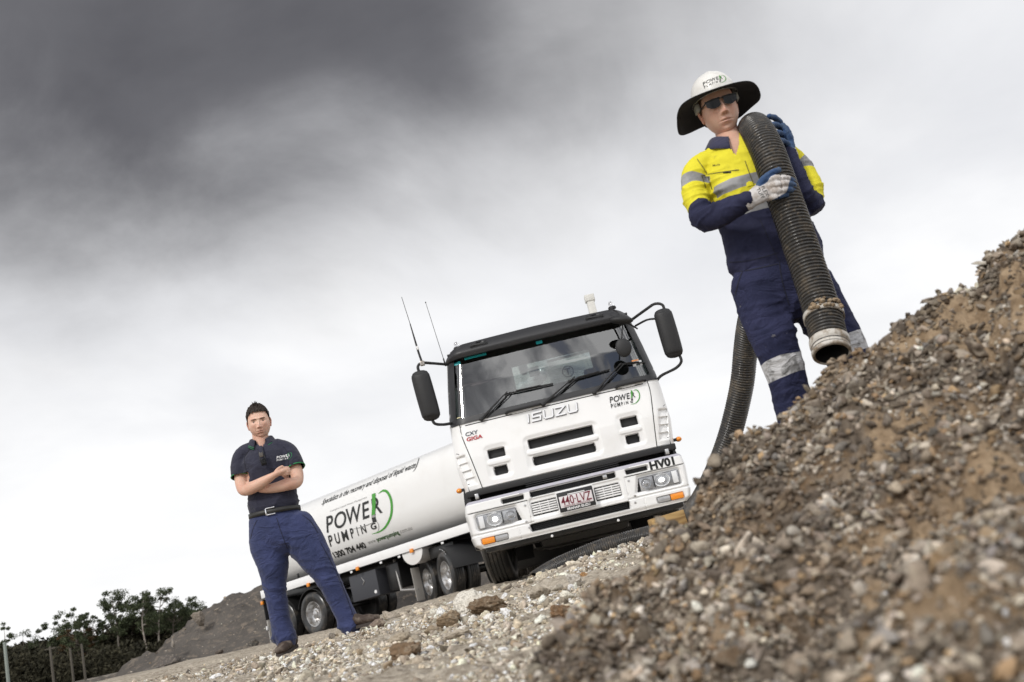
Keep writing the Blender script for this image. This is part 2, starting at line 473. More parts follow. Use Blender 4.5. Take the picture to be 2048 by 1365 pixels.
# rock templates
def rock_templates(sub, n, amp, seed):
    bm = bmesh.new(); bmesh.ops.create_icosphere(bm, subdivisions=sub, radius=1)
    bm.verts.index_update()
    V = np.array([v.co[:] for v in bm.verts]); Fc = np.array([[v.index for v in f.verts] for f in bm.faces]); bm.free()
    out = []
    for i in range(n):
        R = 1+amp*fbm(V*1.1+i*9.7, 2, seed+i); A = V*R[:, None]
        # plane cuts make angular faces
        for k in range(9):
            nn = rng.normal(size=3); nn /= np.linalg.norm(nn); d = A@nn; lim = rng.uniform(.25, .62)
            A = A-np.clip(d-lim, 0, None)[:, None]*nn*.95
        out.append(A)
    return np.array(out), Fc
def rand_rot(n):
    q = rng.normal(size=(n, 4)); q /= np.linalg.norm(q, axis=1)[:, None]; a, b, c, d = q.T
    return np.stack([np.stack([1-2*(c*c+d*d), 2*(b*c-a*d), 2*(b*d+a*c)], -1), np.stack([2*(b*c+a*d), 1-2*(b*b+d*d), 2*(c*d-a*b)], -1),
                     np.stack([2*(b*d-a*c), 2*(c*d+a*b), 1-2*(b*b+c*c)], -1)], 1)
def stones(name, P, r, colr, tpl, label, cat, m, smooth=False):
    T, Fc = tpl; n = len(P); k = rng.integers(0, len(T), n)
    sc = np.exp(rng.normal(0, .22, (n, 3)))*r[:, None]
    V = T[k]*sc[:, None, :]
    V = np.einsum('nij,nvj->nvi', rand_rot(n), V)*np.array([1, 1, .85]) + P[:, None, :]
    nv = T.shape[1]; FF = (Fc[None]+(np.arange(n)*nv)[:, None, None]).reshape(-1, 3)
    o = mesh_np(name, V.reshape(-1, 3), FF, m, smooth=smooth)
    ca = o.data.color_attributes.new('Col', 'FLOAT_COLOR', 'POINT')
    c4 = np.ones((n, nv, 4), np.float32); c4[:, :, :3] = colr[:, None, :]
    ca.data.foreach_set('color', c4.ravel())
    return tag(o, label, cat, kind='stuff')
def _stonem(t, b):
    a = t.attr('Col'); o = t.obj(); n = t.noise(70, o, 5, .65); n2 = t.noise(14, o, 3)
    n3 = t.noise(28, o, 5, .65)
    c = t.mix(t.math('MULTIPLY', t.ss(n, .40, .68), .55), a.outputs[0], (.08, .06, .042)); c = t.mix(t.math('MULTIPLY', t.ss(n3, .5, .66), .35), c, (.46, .40, .31))
    c = t.mix(t.math('MULTIPLY', t.ss(n2, .5, .75), .25), c, (.34, .27, .19))
    t.set(b.inputs['Base Color'], c); t.set(b.inputs['Normal'], t.bump(n, .5, .006))
stone_m = mat('stone', (.3, .27, .23), .9, fn=_stonem, spec=.25)

# ------------------------------------------------------------------ ground
def G_h(x, y):
    x = np.asarray(x, float); y = np.asarray(y, float)
    z = .02+.0*x
    z = z+.06*sstep(x, -2.1, -1.4)*sstep(y, 5.5, 7.2)
    # the hard standing under the truck, which falls away to the back left
    z = z+(.13-.06*sstep(x, -2.1, -1.4))*sstep(y, 9.5, 11.5)*sstep(x, -3.5, -1.0)
    z = z-.20*sstep(y, 14., 21.)*1.-.19*sstep(y, 21, 27)-.14*sstep(y, 28, 45)
    # windrow of rubble between the camera and the truck
    top = np.interp(x, [-1.6, -1.0, -.5, 0, .4, .9, 2.5, 5], [.0, .0, .035, .075, .115, .145, .26, .34])
    prof = np.exp(-((y-7.0-.15*x)/1.35)**2)
    z = z+np.where(x > -2, top, 0)*prof
    z = z+.05*sstep(x, -1.4, .5)*sstep(y, 2., 4.)*(1-sstep(y, 7.5, 9))
    return z
def grow(a, b, step, far, k=1.13):
    A = list(np.arange(a, b+1e-6, step)); s = step; v = A[-1]
    while v < far: s *= k; v += s; A.append(v)
    s = step; v = a; Bk = []
    while v > -far: s *= k; v -= s; Bk.append(v)
    return np.array(Bk[::-1]+A)
gx = grow(-4.2, 3.4, .026, 2500); gy = grow(2.0, 11.0, .034, 2500)
XX, YY = np.meshgrid(gx, gy, indexing='ij'); P2 = np.stack([XX.ravel(), YY.ravel(), 0*XX.ravel()], 1)
fade = np.exp(-np.clip(np.hypot(P2[:, 0], P2[:, 1])-12, 0, 200)/25)
zz_ = G_h(P2[:, 0], P2[:, 1]) + fade*(.012*fbm(P2*9, 3, 3)+.008*vnoise(P2*34, 8)+.018*fbm(P2*2.2, 3, 5))
rough_zone = np.exp(-((P2[:, 1]-6.5)/2.5)**2)*sstep(P2[:, 0], -1.6, -.4)
zz_ = zz_+rough_zone*(.022*fbm(P2*6, 3, 13))
def _ground(t, b):
    p = t.pos(); n = t.noise(1.1, p, 6, .6); n2 = t.noise(30, p, 5, .65); n3 = t.noise(120, p, 3, .6); n4 = t.noise(4, p, 4, .6)
    c = t.mix(t.ss(n, .35, .65), (.33, .28, .22), (.46, .40, .32))
    c = t.mix(t.math('MULTIPLY', t.ss(n2, .45, .62), .75), c, (.62, .55, .45))
    c = t.mix(t.math('MULTIPLY', t.ss(n2, .45, .32), .5), c, (.085, .065, .048))  # hollows of the bump darkened: crevice shade put into the colour
    c = t.mix(t.math('MULTIPLY', t.ss(n3, .62, .70), .8), c, (.58, .53, .46))
    far = t.ss(t.sep(p)[1], 10., 26.)
    c = t.mix(t.math('MULTIPLY', far, .75), c, (.15, .135, .12))
    c = t.mix(t.math('MULTIPLY', t.ss(n4, .5, .7), .25), c, (.11, .085, .06))
    t.set(b.inputs['Base Color'], c)
    h = t.math('ADD', t.math('MULTIPLY', n2, 1.), t.math('MULTIPLY', n3, .5))
    t.set(b.inputs['Normal'], t.bump(h, .8, .02))
ground_m = mat('dirt_ground', (.2, .17, .14), .95, fn=_ground, spec=.15)
V = P2.copy(); V[:, 2] = zz_
tag(mesh_np('ground', V, grid_faces(len(gx), len(gy)), ground_m), kind='structure')

def Gz(x, y): return float(G_h(np.array([x]), np.array([y]))[0])

# gravel on the ground : size classes scattered by angle and distance from where the photographer crouched
PAL = np.array([(.40, .35, .28), (.30, .255, .20), (.50, .45, .37), (.70, .66, .58), (.20, .165, .13), (.27, .205, .14), (.25, .235, .22), (.48, .41, .30)])
def pick(n, pw, pal=None):
    pal = PAL if pal is None else pal
    k = rng.choice(len(pal), n, p=np.array(pw)/sum(pw)); c = pal[k]*np.exp(rng.normal(0, .36, (n, 1)))*(1.35 if pal is PAL else 1.2)
    return np.clip(c*(1+rng.normal(0, .012, (n, 3))), .01, .9)
tpl1 = rock_templates(2, 30, .55, 40); tpl0 = rock_templates(1, 26, .4, 90)
def scatter(n, az0, az1, r0, r1, dens):
    az = np.radians(rng.uniform(az0, az1, n)); r = np.exp(rng.uniform(math.log(r0), math.log(r1), n))
    x = r*np.sin(az); y = r*np.cos(az); keep = rng.uniform(size=n) < dens(x, y); return x[keep], y[keep]
def dens_mid(x, y):
    d = sstep(x, -2.6, -.9)*(.6+.4*sstep(y, 3, 5))
    pn = vnoise(np.stack([x*1.7, y*1.7, 0*x], 1), 77)*.5+.5
    return np.clip((.30+.95*d)*(.35+.9*pn)*(1-.93*sstep(y, 8.2, 9.8)), 0, 1)
x, y = scatter(105000, -27, 12, 2.2, 11, dens_mid)
r = np.exp(rng.normal(math.log(.0072), .5, len(x))); r = np.clip(r, .0028, .022)*(.42+.095*y)
stones('gravel_scatter', np.stack([x, y, G_h(x, y)+r*.35], 1), r, pick(len(x), [5, 3, 6, 4.6, 1.5, .8, 1, 4]), tpl0, 'loose pale gravel and crushed rubble covering the ground before the truck', 'gravel', stone_m)
x, y = scatter(9000, -24, 12, 2.4, 9.5, dens_mid)
r = np.clip(np.exp(rng.normal(math.log(.0145), .45, len(x))), .006, .045)*(.35+.11*y)
stones('rubble_scatter', np.stack([x, y, G_h(x, y)+r*.35], 1), r, pick(len(x), [5, 3, 6, 3.6, 1.2, .8, .8, 4]), tpl1, 'fist sized broken rubble lying over the gravel in mid ground', 'rubble', stone_m)

# ------------------------------------------------------------------ foreground pile
AZT = [-9, -6, -3, 0, 5.2, 8.4, 13.2, 17.6, 20.9, 23.2, 25.2, 26.5, 28.1, 34, 45, 60]
ELT = [-11, -8.2, -5.6, -3.2, -.9, 1.5, 4.7, 6.7, 8.0, 9.2, 8.9, 10.6, 10.9, 12.5, 13, 12]
RCT = [1.4, 1.55, 1.75, 2.0, 2.35, 2.6, 2.9, 3.05, 3.1, 3.15, 3.25, 3.35, 3.45, 3.7, 4, 4]
def pile_h(x, y):
    az = np.degrees(np.arctan2(x, y)); r = np.hypot(x, y)
    el = np.interp(az, AZT, ELT); Rc = np.interp(az, AZT, RCT); zc_ = CZ+np.tan(np.radians(el))*Rc
    r0 = np.interp(az, [-9, 0, 10, 21, 40], [1.2, .9, .75, .60, .5]); zn = -.03
    t = (r-r0)/(Rc-r0)
    front = zn+(zc_-zn)*np.clip(t, -.3, 1)**1.0 if False else zn+(zc_-zn)*np.where(t < 0, t*.5, t-.10*np.sin(PI*np.clip(t, 0, 1)))
    backz = zc_-(r-Rc)*.62
    z = np.where(r < Rc, front, backz)
    z = np.minimum(z, zc_-.04*np.exp(-((r-Rc)/.08)**2))
    stand = .33*np.exp(-(((x-1.22)/.75)**2+((y-4.35)/.6)**2)**2)   # trampled shelf he stands on
    return np.maximum(z, stand)
aa = np.radians(np.concatenate([np.linspace(-12, 34, 440), np.linspace(34.4, 60, 50)])); rr = np.concatenate([np.linspace(.35, 4.2, 340), np.linspace(4.25, 7, 30)])
A_, R_ = np.meshgrid(aa, rr, indexing='ij'); x = (R_*np.sin(A_)).ravel(); y = (R_*np.cos(A_)).ravel()
z = pile_h(x, y); Pp = np.stack([x, y, z], 1)
lump = .045*fbm(Pp*3.6, 3, 21)+.034*fbm(Pp*13, 3, 22)+.018*fbm(Pp*38, 2, 25)
amp = sstep(np.degrees(np.arctan2(x, y)), -8, 4)*.75+.25
z = z+lump*amp
side_fade = sstep(np.degrees(np.arctan2(x, y)), -12, -6)
z = -.15+(z+.15)*side_fade
def pile_hit(px, py):
    d = fw + (px-1024)/F*cr - (py-682.5)/F*cu
    for t in np.arange(.6, 4.5, .01):
        p = CAM+d*t
        if p[2] < float(pile_h(np.array([p[0]]), np.array([p[1]]))[0]): return p
    return CAM+d*3
SANDS = [(pile_hit(*q[:2]), q[2]) for q in ((1925, 640, .26), (2010, 690, .22), (1985, 960, .20), (1800, 1060, .13), (1470, 1190, .10), (1940, 1270, .14), (1330, 1010, .09), (1850, 860, .12), (1420, 960, .12), (1720, 1180, .08))]
def sandy(x, y, z):
    P = np.stack([x, y, z], 1); a = 0
    for c, r_ in SANDS: a = np.maximum(a, 1-np.linalg.norm(P-c, axis=1)/r_)
    return sstep(a+.35*fbm(P*6, 3, 51), .05, .40)
V = np.stack([x, y, z], 1)
def _pile(t, b):
    p = t.pos(); s_ = t.attr('sandy').outputs['Fac']
    n = t.noise(26, p, 6, .65); n2 = t.noise(90, p, 4, .6); n3 = t.noise(7, p, 4, .6)
    c = t.mix(t.ss(n, .35, .65), (.085, .065, .048), (.20, .165, .13))
    c = t.mix(t.math('MULTIPLY', t.ss(n3, .5, .68), .6), c, (.19, .115, .055))
    sc = t.mix(t.ss(n, .35, .65), (.22, .155, .095), (.37, .275, .18))
    c = t.mix(s_, c, sc)
    t.set(b.inputs['Base Color'], c); t.set(b.inputs['Normal'], t.bump(t.math('ADD', n, t.math('MULTIPLY', n2, .4)), .8, .02))
pile_m = mat('pile_soil', (.2, .16, .12), .95, fn=_pile, spec=.15)
po = tag(mesh_np('soil_mound', V, grid_faces(len(aa), len(rr)), pile_m), kind='structure')
setattr_f(po, 'sandy', sandy(x, y, z))
def pile_pts(n, az0, az1, dens, sf=.80):
    az = np.radians(rng.uniform(az0, az1, n)); Rc = np.interp(np.degrees(az), AZT, RCT)
    t = rng.uniform(0, 1, n)**1.25; r = .75+(Rc+.18-.75)*t
    x = r*np.sin(az); y = r*np.cos(az); z = pile_h(x, y)
    Pq = np.stack([x, y, z], 1); am = sstep(np.degrees(az), -8, 4)*.75+.25
    z = z+(.045*fbm(Pq*3.6, 3, 21)+.034*fbm(Pq*13, 3, 22)+.018*fbm(Pq*38, 2, 25))*am
    s_ = sandy(x, y, z); keep = rng.uniform(size=n) < dens*(1-sf*s_)*(.55+.45*(vnoise(Pq*5, 61)*.5+.5))
    return x[keep], y[keep], z[keep], s_[keep]
def patchy(c, x, y, z):
    k = sstep(fbm(np.stack([x*3.1, y*3.1, z*3.1], 1), 3, 151), .15, .55)[:, None]*.7
    k2 = sstep(fbm(np.stack([x*9, y*9, z*9], 1), 2, 171), .05, .5)[:, None]*.72  # dark patches put into the stone colours as crevice shade
    c = c*(1-k)+np.array([.205, .138, .080])*np.exp(rng.normal(0, .25, (len(c), 1)))*k
    return c*(1-k2)+np.array([.075, .058, .045])*k2
PALP = np.array([(.30, .255, .205), (.22, .18, .14), (.37, .325, .265), (.42, .38, .33), (.12, .095, .072), (.235, .160, .092), (.20, .185, .17), (.33, .235, .14)])
tplM = rock_templates(2, 30, .65, 240)
x, y, z, s_ = pile_pts(33000, -7, 36, 1.)
r = np.clip(np.exp(rng.normal(math.log(.0078), .42, len(x))), .004, .024)*(.72+.15*np.hypot(x, y))
stones('pile_stones', np.stack([x, y, z+r*.5], 1), r, patchy(pick(len(x), [5, 4, 4, 2.4, 2.4, 1.6, 1.5, 1.5], PALP), x, y, z), tplM, 'blurred grey and brown stones covering the near soil mound', 'stones', stone_m)
x, y, z, s_ = pile_pts(52000, -8, 36, 1., .35)
r = np.clip(np.exp(rng.normal(math.log(.006), .35, len(x))), .003, .013)*(.75+.2*np.hypot(x, y))
stones('pile_grit', np.stack([x, y, z+r*.4], 1), r, patchy(pick(len(x), [5, 4, 4, 2, 3, 2, 2, 2], PALP), x, y, z), tpl0, 'fine grit and crumbs between the stones of the near soil mound', 'grit', stone_m)

x, y, z, s_ = pile_pts(420, -5, 36, 1.)
r = np.clip(np.exp(rng.normal(math.log(.019), .35, len(x))), .010, .036)*(.6+.2*np.hypot(x, y))
tplC = rock_templates(3, 16, .75, 140)
stones('soil_clods', np.stack([x, y, z+r*.15], 1), r, patchy(pick(len(x), [5, 5, 4, .6, 3, 3, 1, 3], PALP), x, y, z), tplC, 'larger rough lumps of grey brown earth half sunk in the near soil mound', 'clods', stone_m)
cl = pile_hit(2025, 540)
# named larger rocks
def rock(name, px, py, Y, dims, col, label, cat='rock', rot=0., tilt=0., seed=1, sink=.25, rough=.35, group=None):
    bm = bmesh.new(); bmesh.ops.create_icosphere(bm, subdivisions=5, radius=1)
    bm.verts.index_update(); V = np.array([v.co[:] for v in bm.verts]); Fc = np.array([[v.index for v in f.verts] for f in bm.faces]); bm.free()
    rg = np.random.default_rng(seed)
    A = V*(1+rough*.8*fbm(V*.9+seed*3.3, 2, seed))[:, None]
    for k in range(9):
        nn = rg.normal(size=3); nn /= np.linalg.norm(nn); d = A@nn; lim = rg.uniform(.55, .85); A = A-np.clip(d-lim, 0, None)[:, None]*nn*.9
    A = A*(1+(.20 if 'clod' in (cat+label) else .09)*fbm(V*(3 if 'clod' in (cat+label) else 4)+seed, 5, seed+3, .62))[:, None]
    A = A*np.array(dims)
    Rm = np.array(Matrix.Rotation(rot, 3, 'Z') @ Matrix.Rotation(tilt, 3, 'X')); A = A@Rm.T
    c = at(px, py, Y); g0 = Gz(c[0], c[1])
    o = mesh_np(name, A, Fc, stone_m); o.location = (c[0], c[1], g0+dims[2]*(1-sink))
    ca = o.data.color_attributes.new('Col', 'FLOAT_COLOR', 'POINT')
    c4 = np.ones((len(A), 4), np.float32); c4[:, :3] = col; ca.data.foreach_set('color', c4.ravel())
    return tag(o, label, cat, group)
rock('rock', 940, 1222, 6.0, (.125, .09, .066), (.72, .68, .60), 'large pale white slab of rock, biggest stone on the rubble below the truck', rot=.2, tilt=.35, seed=4, sink=.1)
rock('rock', 975, 1245, 5.6, (.10, .08, .05), (.17, .115, .07), 'dark brown clod tucked against the right end of the large white slab', 'clod', seed=8)
rock('rock', 900, 1255, 5.3, (.085, .06, .045), (.30, .22, .14), 'tan brown angular rock just below left of the large white slab', rot=.8, seed=12)
rock('rock', 868, 1270, 5.0, (.05, .04, .03), (.34, .27, .19), 'small wedge of tan rock, lowest left neighbour of the brown angular rock', rot=.3, seed=13)
rock('rock', 1130, 1245, 3.6, (.05, .03, .03), (.20, .12, .065), 'reddish brown clod at the foot of the near soil mound', 'clod', rot=.6, seed=14)
rock('rock', 820, 1345, 3.6, (.062, .05, .038), (.19, .125, .075), 'dark brown clod at the bottom edge of the picture below the truck wheels', 'clod', seed=18)
rock('rock', 950, 1255, 5.2, (.028, .022, .02), (.75, .72, .66), 'small bright white stone in front of the large white slab', seed=21)
rock('rock', 985, 1262, 4.9, (.03, .022, .02), (.78, .75, .70), 'square white stone, right of the small bright white one', seed=22)
rock('rock', 930, 1282, 4.5, (.03, .026, .018), (.74, .70, .64), 'white pebble alone in mid gravel below the slab', seed=23)
rock('rock', 805, 1290, 5.0, (.07, .05, .03), (.40, .34, .26), 'low dusty tan stone between the boots and the white slab', seed=25)
rock('rock', 920, 1306, 4.0, (.075, .05, .022), (.45, .39, .31), 'flat round tan stone near the bottom of the gravel', seed=27)
rock('rock', 1150, 1165, 5.6, (.045, .03, .055), (.62, .58, .52), 'upright pale stone leaning on the rubble below the number plate', tilt=.4, seed=29)
rock('rock', 1172, 1165, 5.8, (.035, .03, .03), (.36, .20, .085), 'small rusty orange stone beside the upright pale stone', seed=30)
rock('rock', 1080, 1190, 5.6, (.06, .045, .045), (.42, .37, .30), 'rounded dusty grey tan boulder in the rubble under the bumper', seed=31)
rock('rock', 938, 1192, 6.6, (.045, .04, .035), (.30, .21, .13), 'brown earthy stone on the rubble ridge in front of the trailer wheel', seed=32)
rock('rock', 1295, 1072, 6.6, (.05, .04, .035), (.34, .30, .26), 'round grey stone on top of the ridge next to the timber block', seed=33)
rock('rock', 752, 1248, 7.0, (.06, .045, .04), (.22, .17, .14), 'dark rounded stone just right of the left man boot toe', seed=35)

# ------------------------------------------------------------------ spoil heap and far scenery
def _heap(t, b):
    p = t.pos(); n = t.noise(.8, p, 6, .6); n2 = t.noise(5, p, 6, .65); n3 = t.noise(16, p, 3, .6)
    c = t.mix(t.ss(n, .3, .7), (.085, .077, .070), (.125, .112, .10))
    c = t.mix(t.math('MULTIPLY', t.ss(n2, .50, .66), .8), c, (.21, .175, .14)); c = t.mix(t.math('MULTIPLY', t.ss(n3, .70, .76), .6), c, (.38, .34, .30))
    t.set(b.inputs['Base Color'], c); t.set(b.inputs['Normal'], t.bump(n2, .7, .12))
heap_m = mat('spoil_soil', (.1, .1, .1), .95, fn=_heap, spec=.1)
uu = np.linspace(0, 1, 200); vv = np.linspace(0, 1, 130)
U, Vv = np.meshgrid(uu, vv, indexing='ij')
hx = -21+U*26; hy = 28.5+Vv*16
crest = np.interp(hx, [-21, -14.4, -13.2, -12.2, -11.0, -10.2, -9, -7.9, -5, 0, 5], [-.6, -.45, .25, .95, 1.25, 1.5, 1.72, 1.9, 2.1, 1.7, 1.2])+.0
t_ = np.clip((hy-28.5)/4.5, 0, 1); back_t = np.clip((hy-34.5)/9, 0, 1)
hz = -.34+(crest+.34)*(t_**1.05)*(1-back_t)
PH = np.stack([hx.ravel(), hy.ravel(), hz.ravel()], 1)
PH[:, 2] += np.clip(t_.ravel()*2, 0, 1)*(.17*fbm(PH*.9, 4, 31)+.10*fbm(PH*3.2, 4, 32, .6))-.03
tag(mesh_np('spoil_heap_terrain', PH, grid_faces(200, 130), heap_m), kind='structure')
n = 2600
k = rng.integers(0, len(PH), n); Pk = PH[k]; Pk = Pk[(Pk[:, 1] < 35)]; r = np.clip(np.exp(rng.normal(math.log(.035), .5, len(Pk))), .015, .13)
stones('heap_rubble', Pk, r, pick(len(Pk), [3, 4, 1, .6, 5, 1, 4, 1])*.75, tpl0, 'scattered small stones on the dark spoil heap behind the trailer', 'rubble', stone_m)
def heap_rock(px, py, Y, dims, col, label, seed):
    o = rock('boulder', px, py, Y, dims, col, label, 'boulder', seed=seed); c = at(px, py, Y); o.location = (c[0], c[1], c[2])
heap_rock(335, 1325, 27.5, (.34, .22, .20), (.11, .10, .095), 'large dark grey boulder at the foot of the spoil heap', 61)
heap_rock(298, 1345, 26.0, (.26, .2, .13), (.13, .12, .11), 'lower grey boulder left of the largest one at the heap foot', 62)
heap_rock(398, 1236, 30.9, (.24, .2, .20), (.22, .19, .16), 'pale tan boulder on the upper left shoulder of the heap', 63)
heap_rock(346, 1288, 29.2, (.07, .1, .15), (.32, .29, .26), 'narrow pale streak of rock on the lower left heap slope', 64)
heap_rock(505, 1287, 26.5, (.17, .12, .09), (.09, .085, .08), 'dark low stone beside the rear mud flap of the trailer', 65)
heap_rock(440, 1305, 26.5, (.13, .1, .06), (.12, .10, .09), 'small dark stone at the middle of the heap foot', 66)

# trees
def _leaf(c1, c2):
    def f(t, b):
        n = t.noise(.45, t.obj(), 3); i = t.n.new('ShaderNodeObjectInfo').outputs['Random']
        g_ = t.n.new('ShaderNodeNewGeometry').outputs['Random Per Island']
        t.set(b.inputs['Base Color'], t.mix(t.math('MULTIPLY', g_, t.math('ADD', n, .4)), c1, c2))
    return f
leafA = mat('gum_leaves', (.05, .07, .03), .7, fn=_leaf((.034, .044, .024), (.10, .12, .06)), spec=.2)
leafB = mat('dry_leaves', (.08, .05, .03), .7, fn=_leaf((.05, .035, .02), (.14, .085, .035)), spec=.2)
leafD = mat('dark_scrub', (.02, .02, .015), .8, fn=_leaf((.020, .019, .013), (.065, .060, .038)), spec=.1)
barkP = mat('pale_bark', (.3, .27, .23), .85, fn=lambda t, b: t.set(b.inputs['Base Color'], t.mix(t.ss(t.noise(1.5, t.obj(), 5), .4, .65), (.34, .31, .27), (.13, .10, .08))))
barkD = mat('dark_bark', (.10, .085, .07), .9)
def leaves(g, C, R, n, size, rg):
    """n small bent leaf clumps within ellipsoid, denser at the shell"""
    d = rg.normal(size=(n, 3)); d /= np.linalg.norm(d, axis=1)[:, None]
    P = np.array(C)+d*np.array(R)*(rg.uniform(0, 1, (n, 1))**.45)
    a = rg.normal(size=(n, 3)); a /= np.linalg.norm(a, axis=1)[:, None]
    b = np.cross(a, rg.normal(size=(n, 3))); b /= np.linalg.norm(b, axis=1)[:, None]
    s = size*rg.uniform(.5, 1.4, (n, 1))
    V = np.stack([P-a*s, P+b*s*.42, P+a*s, P-b*s*.42], 1).reshape(-1, 3)
    g.append(V)
def tree(name, px, pytop, Y, trunk_px, label, kind, seed, cw=1., pale=True, base_px=None):
    rg = np.random.default_rng(seed); T = at(px, pytop, Y); bx = at(trunk_px, 1340, Y)[0]; base = np.array([bx, Y, -.6])
    top = np.array([T[0], Y, T[2]]); H = top[2]-base[2]
    root = empty('gum_tree', Matrix.Translation(base), label, 'tree', 'trees along the edge of the wood')
    g = G(); mid = base+(top-base)*.5+np.array([rg.normal()*.03*H, 0, 0])
    ptsT = [base*0, mid-base, (top-base)*.86]
    tr = cr_interp(np.array(ptsT), 6); g.tube(tr, list(np.interp(np.linspace(0, 1, len(tr)), [0, 1], [.028*H*.6, .008*H*.6])), 7)
    L = []
    nl = 15 if kind != 'small' else 7
    for i in range(nl):
        f = rg.uniform(.36, .95) if i else .97; s0 = tr[int(f*(len(tr)-1))]; ang = rg.uniform(0, 2*PI); ln = H*rg.uniform(.10, .24)*cw
        e = s0+np.array([math.cos(ang)*ln, math.sin(ang)*ln*.7, ln*rg.uniform(.35, .9)])
        if i == 0: e = (top-base)*.97
        m_ = (s0+e)/2+np.array([0, 0, -.02*H]); br = cr_interp(np.array([s0, m_, e]), 3)
        g.tube(br, list(np.linspace(.007*H, .002*H, len(br))), 5)
        for q in range(3):
            c = e+rg.normal(size=3)*np.array([.055, .05, .045])*H
            leaves(L, c, np.array([.075, .075, .052])*H*rg.uniform(.5, 1.35)*cw, int(150*rg.uniform(.4, 1.4)), .0155*H, rg)
    g.build('trunk', barkP if pale else barkD, root)
    V = np.concatenate(L); n = len(V)//4
    mesh_np('crown', V, np.arange(n*4).reshape(-1, 4), leafB if kind == 'dry' else leafA, root, smooth=False)
    return root
TY = 190
TL = [(8, 1252, 12, 'lone thin tree at the far left edge behind the green pole', 'small', 1, .6, True),
      (45, 1270, 52, 'low round bush-like tree right of the far left pole', 'small', 2, 1.2, False),
      (112, 1232, 140, 'sparse leaning tree with bare twigs left of the dense wood', 'gum', 3, 1., False),
      (146, 1222, 165, 'thin crowned tree directly right of the bare twigged one', 'gum', 4, .8, False),
      (186, 1232, 190, 'short thin tree left of the tall gum', 'gum', 5, .8, True),
      (222, 1188, 240, 'tall pale trunked gum with a flat crown left of the tallest pair', 'gum', 6, 1., True),
      (262, 1210, 266, 'slender pale gum leaning between the tall gum and the tallest pair', 'gum', 7, .7, True),
      (286, 1184, 300, 'left of the two tallest gums with an airy crown', 'gum', 8, 1., True),
      (322, 1182, 322, 'right of the two tallest gums with a forked pale trunk', 'gum', 9, 1., True),
      (352, 1200, 352, 'bushy green tree just before the spoil heap', 'gum', 10, 1.2, False),
      (384, 1200, 384, 'broad green tree on the skyline touching the spoil heap', 'gum', 11, 1.3, False),
      (405, 1212, 405, 'rightmost low green tree half behind the spoil heap', 'small', 12, 1.4, False),
      (168, 1256, 172, 'brown leaved dying tree in front of the dark wood', 'dry', 13, 1.1, False),
      (134, 1262, 135, 'dull olive tree in front of the dark wood beside the brown one', 'dry', 14, 1.1, False)]
for px, py, tx, lb, kd, sd, cw, pl in TL: tree('t', px, py, TY+(sd % 4)*4, tx, lb, kd, sd, cw, pl)
L = []; rg = np.random.default_rng(5)
for i in range(170):
    px = rg.uniform(-120, 430); top = np.interp(px, [-120, 0, 60, 120, 200, 260, 330, 430], [1288, 1286, 1280, 1266, 1250, 1228, 1214, 1216])+rg.uniform(2, 34)
    Tz = at(px, top, 205+rg.uniform(-3, 10)); h = Tz[2]+1
    for q in range(5):
        c = np.array([Tz[0]+rg.normal()*1.5, Tz[1]+rg.normal()*2, -1+h*(q+.6)/5.2]); leaves(L, c, (2.4, 2.2, h*.13), 60, .55, rg)
for i in range(150):
    px = rg.uniform(-60, 330); top = 1300+rg.uniform(-12, 45)-max(0, px-120)*.02
    Tz = at(px, top, 72+rg.uniform(-3, 4)); h = Tz[2]+.9
    for q in range(4):
        c = np.array([Tz[0]+rg.normal()*.5, Tz[1]+rg.normal()*.8, -.9+h*(q+.6)/4.2]); leaves(L, c, (.9, .9, h*.16), 50, .17, rg)
V = np.concatenate(L); n_ = len(V)//4
tag(mesh_np('far_wood', V, np.arange(n_*4).reshape(-1, 4), leafD, smooth=False), 'dark dense wood of brown scrub behind the gum trees at far left', 'wood', kind='stuff')
polem = mat('pole_wood', (.085, .075, .06), .85); poleg = mat('pole_green_grey', (.24, .27, .24), .7)
for (px0, py0, px1, py1, Y, rad, lb, m_, bar) in [
    (9, 1287, 16, 1372, 50, .09, 'pale green grey pole at the far left edge of the picture', poleg, False),
    (100, 1295, 106, 1372, 62, .085, 'brown timber pole with a crossarm in front of the wood', polem, True),
    (140, 1298, 148, 1372, 64, .08, 'plain brown pole right of the one with a crossarm', polem, False),
    (163, 1290, 171, 1372, 64, .08, 'plain brown pole below the brown leaved tree, rightmost pole', polem, False)]:
    a = at(px0, py0, Y); g = G(); h = a[2]+.7
    ro = empty('utility_pole', Matrix.Translation((a[0], Y, -.7)), lb, 'pole')
    g.tube([(0, 0, 0), (0, 0, h)], [rad, rad*.8], 10); g.build('pole', m_, ro)
    if bar: g = G().box(-.32, .32, -.04, .04, h-.12, h-.05); g.build('crossarm', m_, ro)
    else: G().lathe([(h, 0.001), (h+.03, rad*.8), (h-.05, rad*.85)], 12, 'z').build('cap', m_, ro)

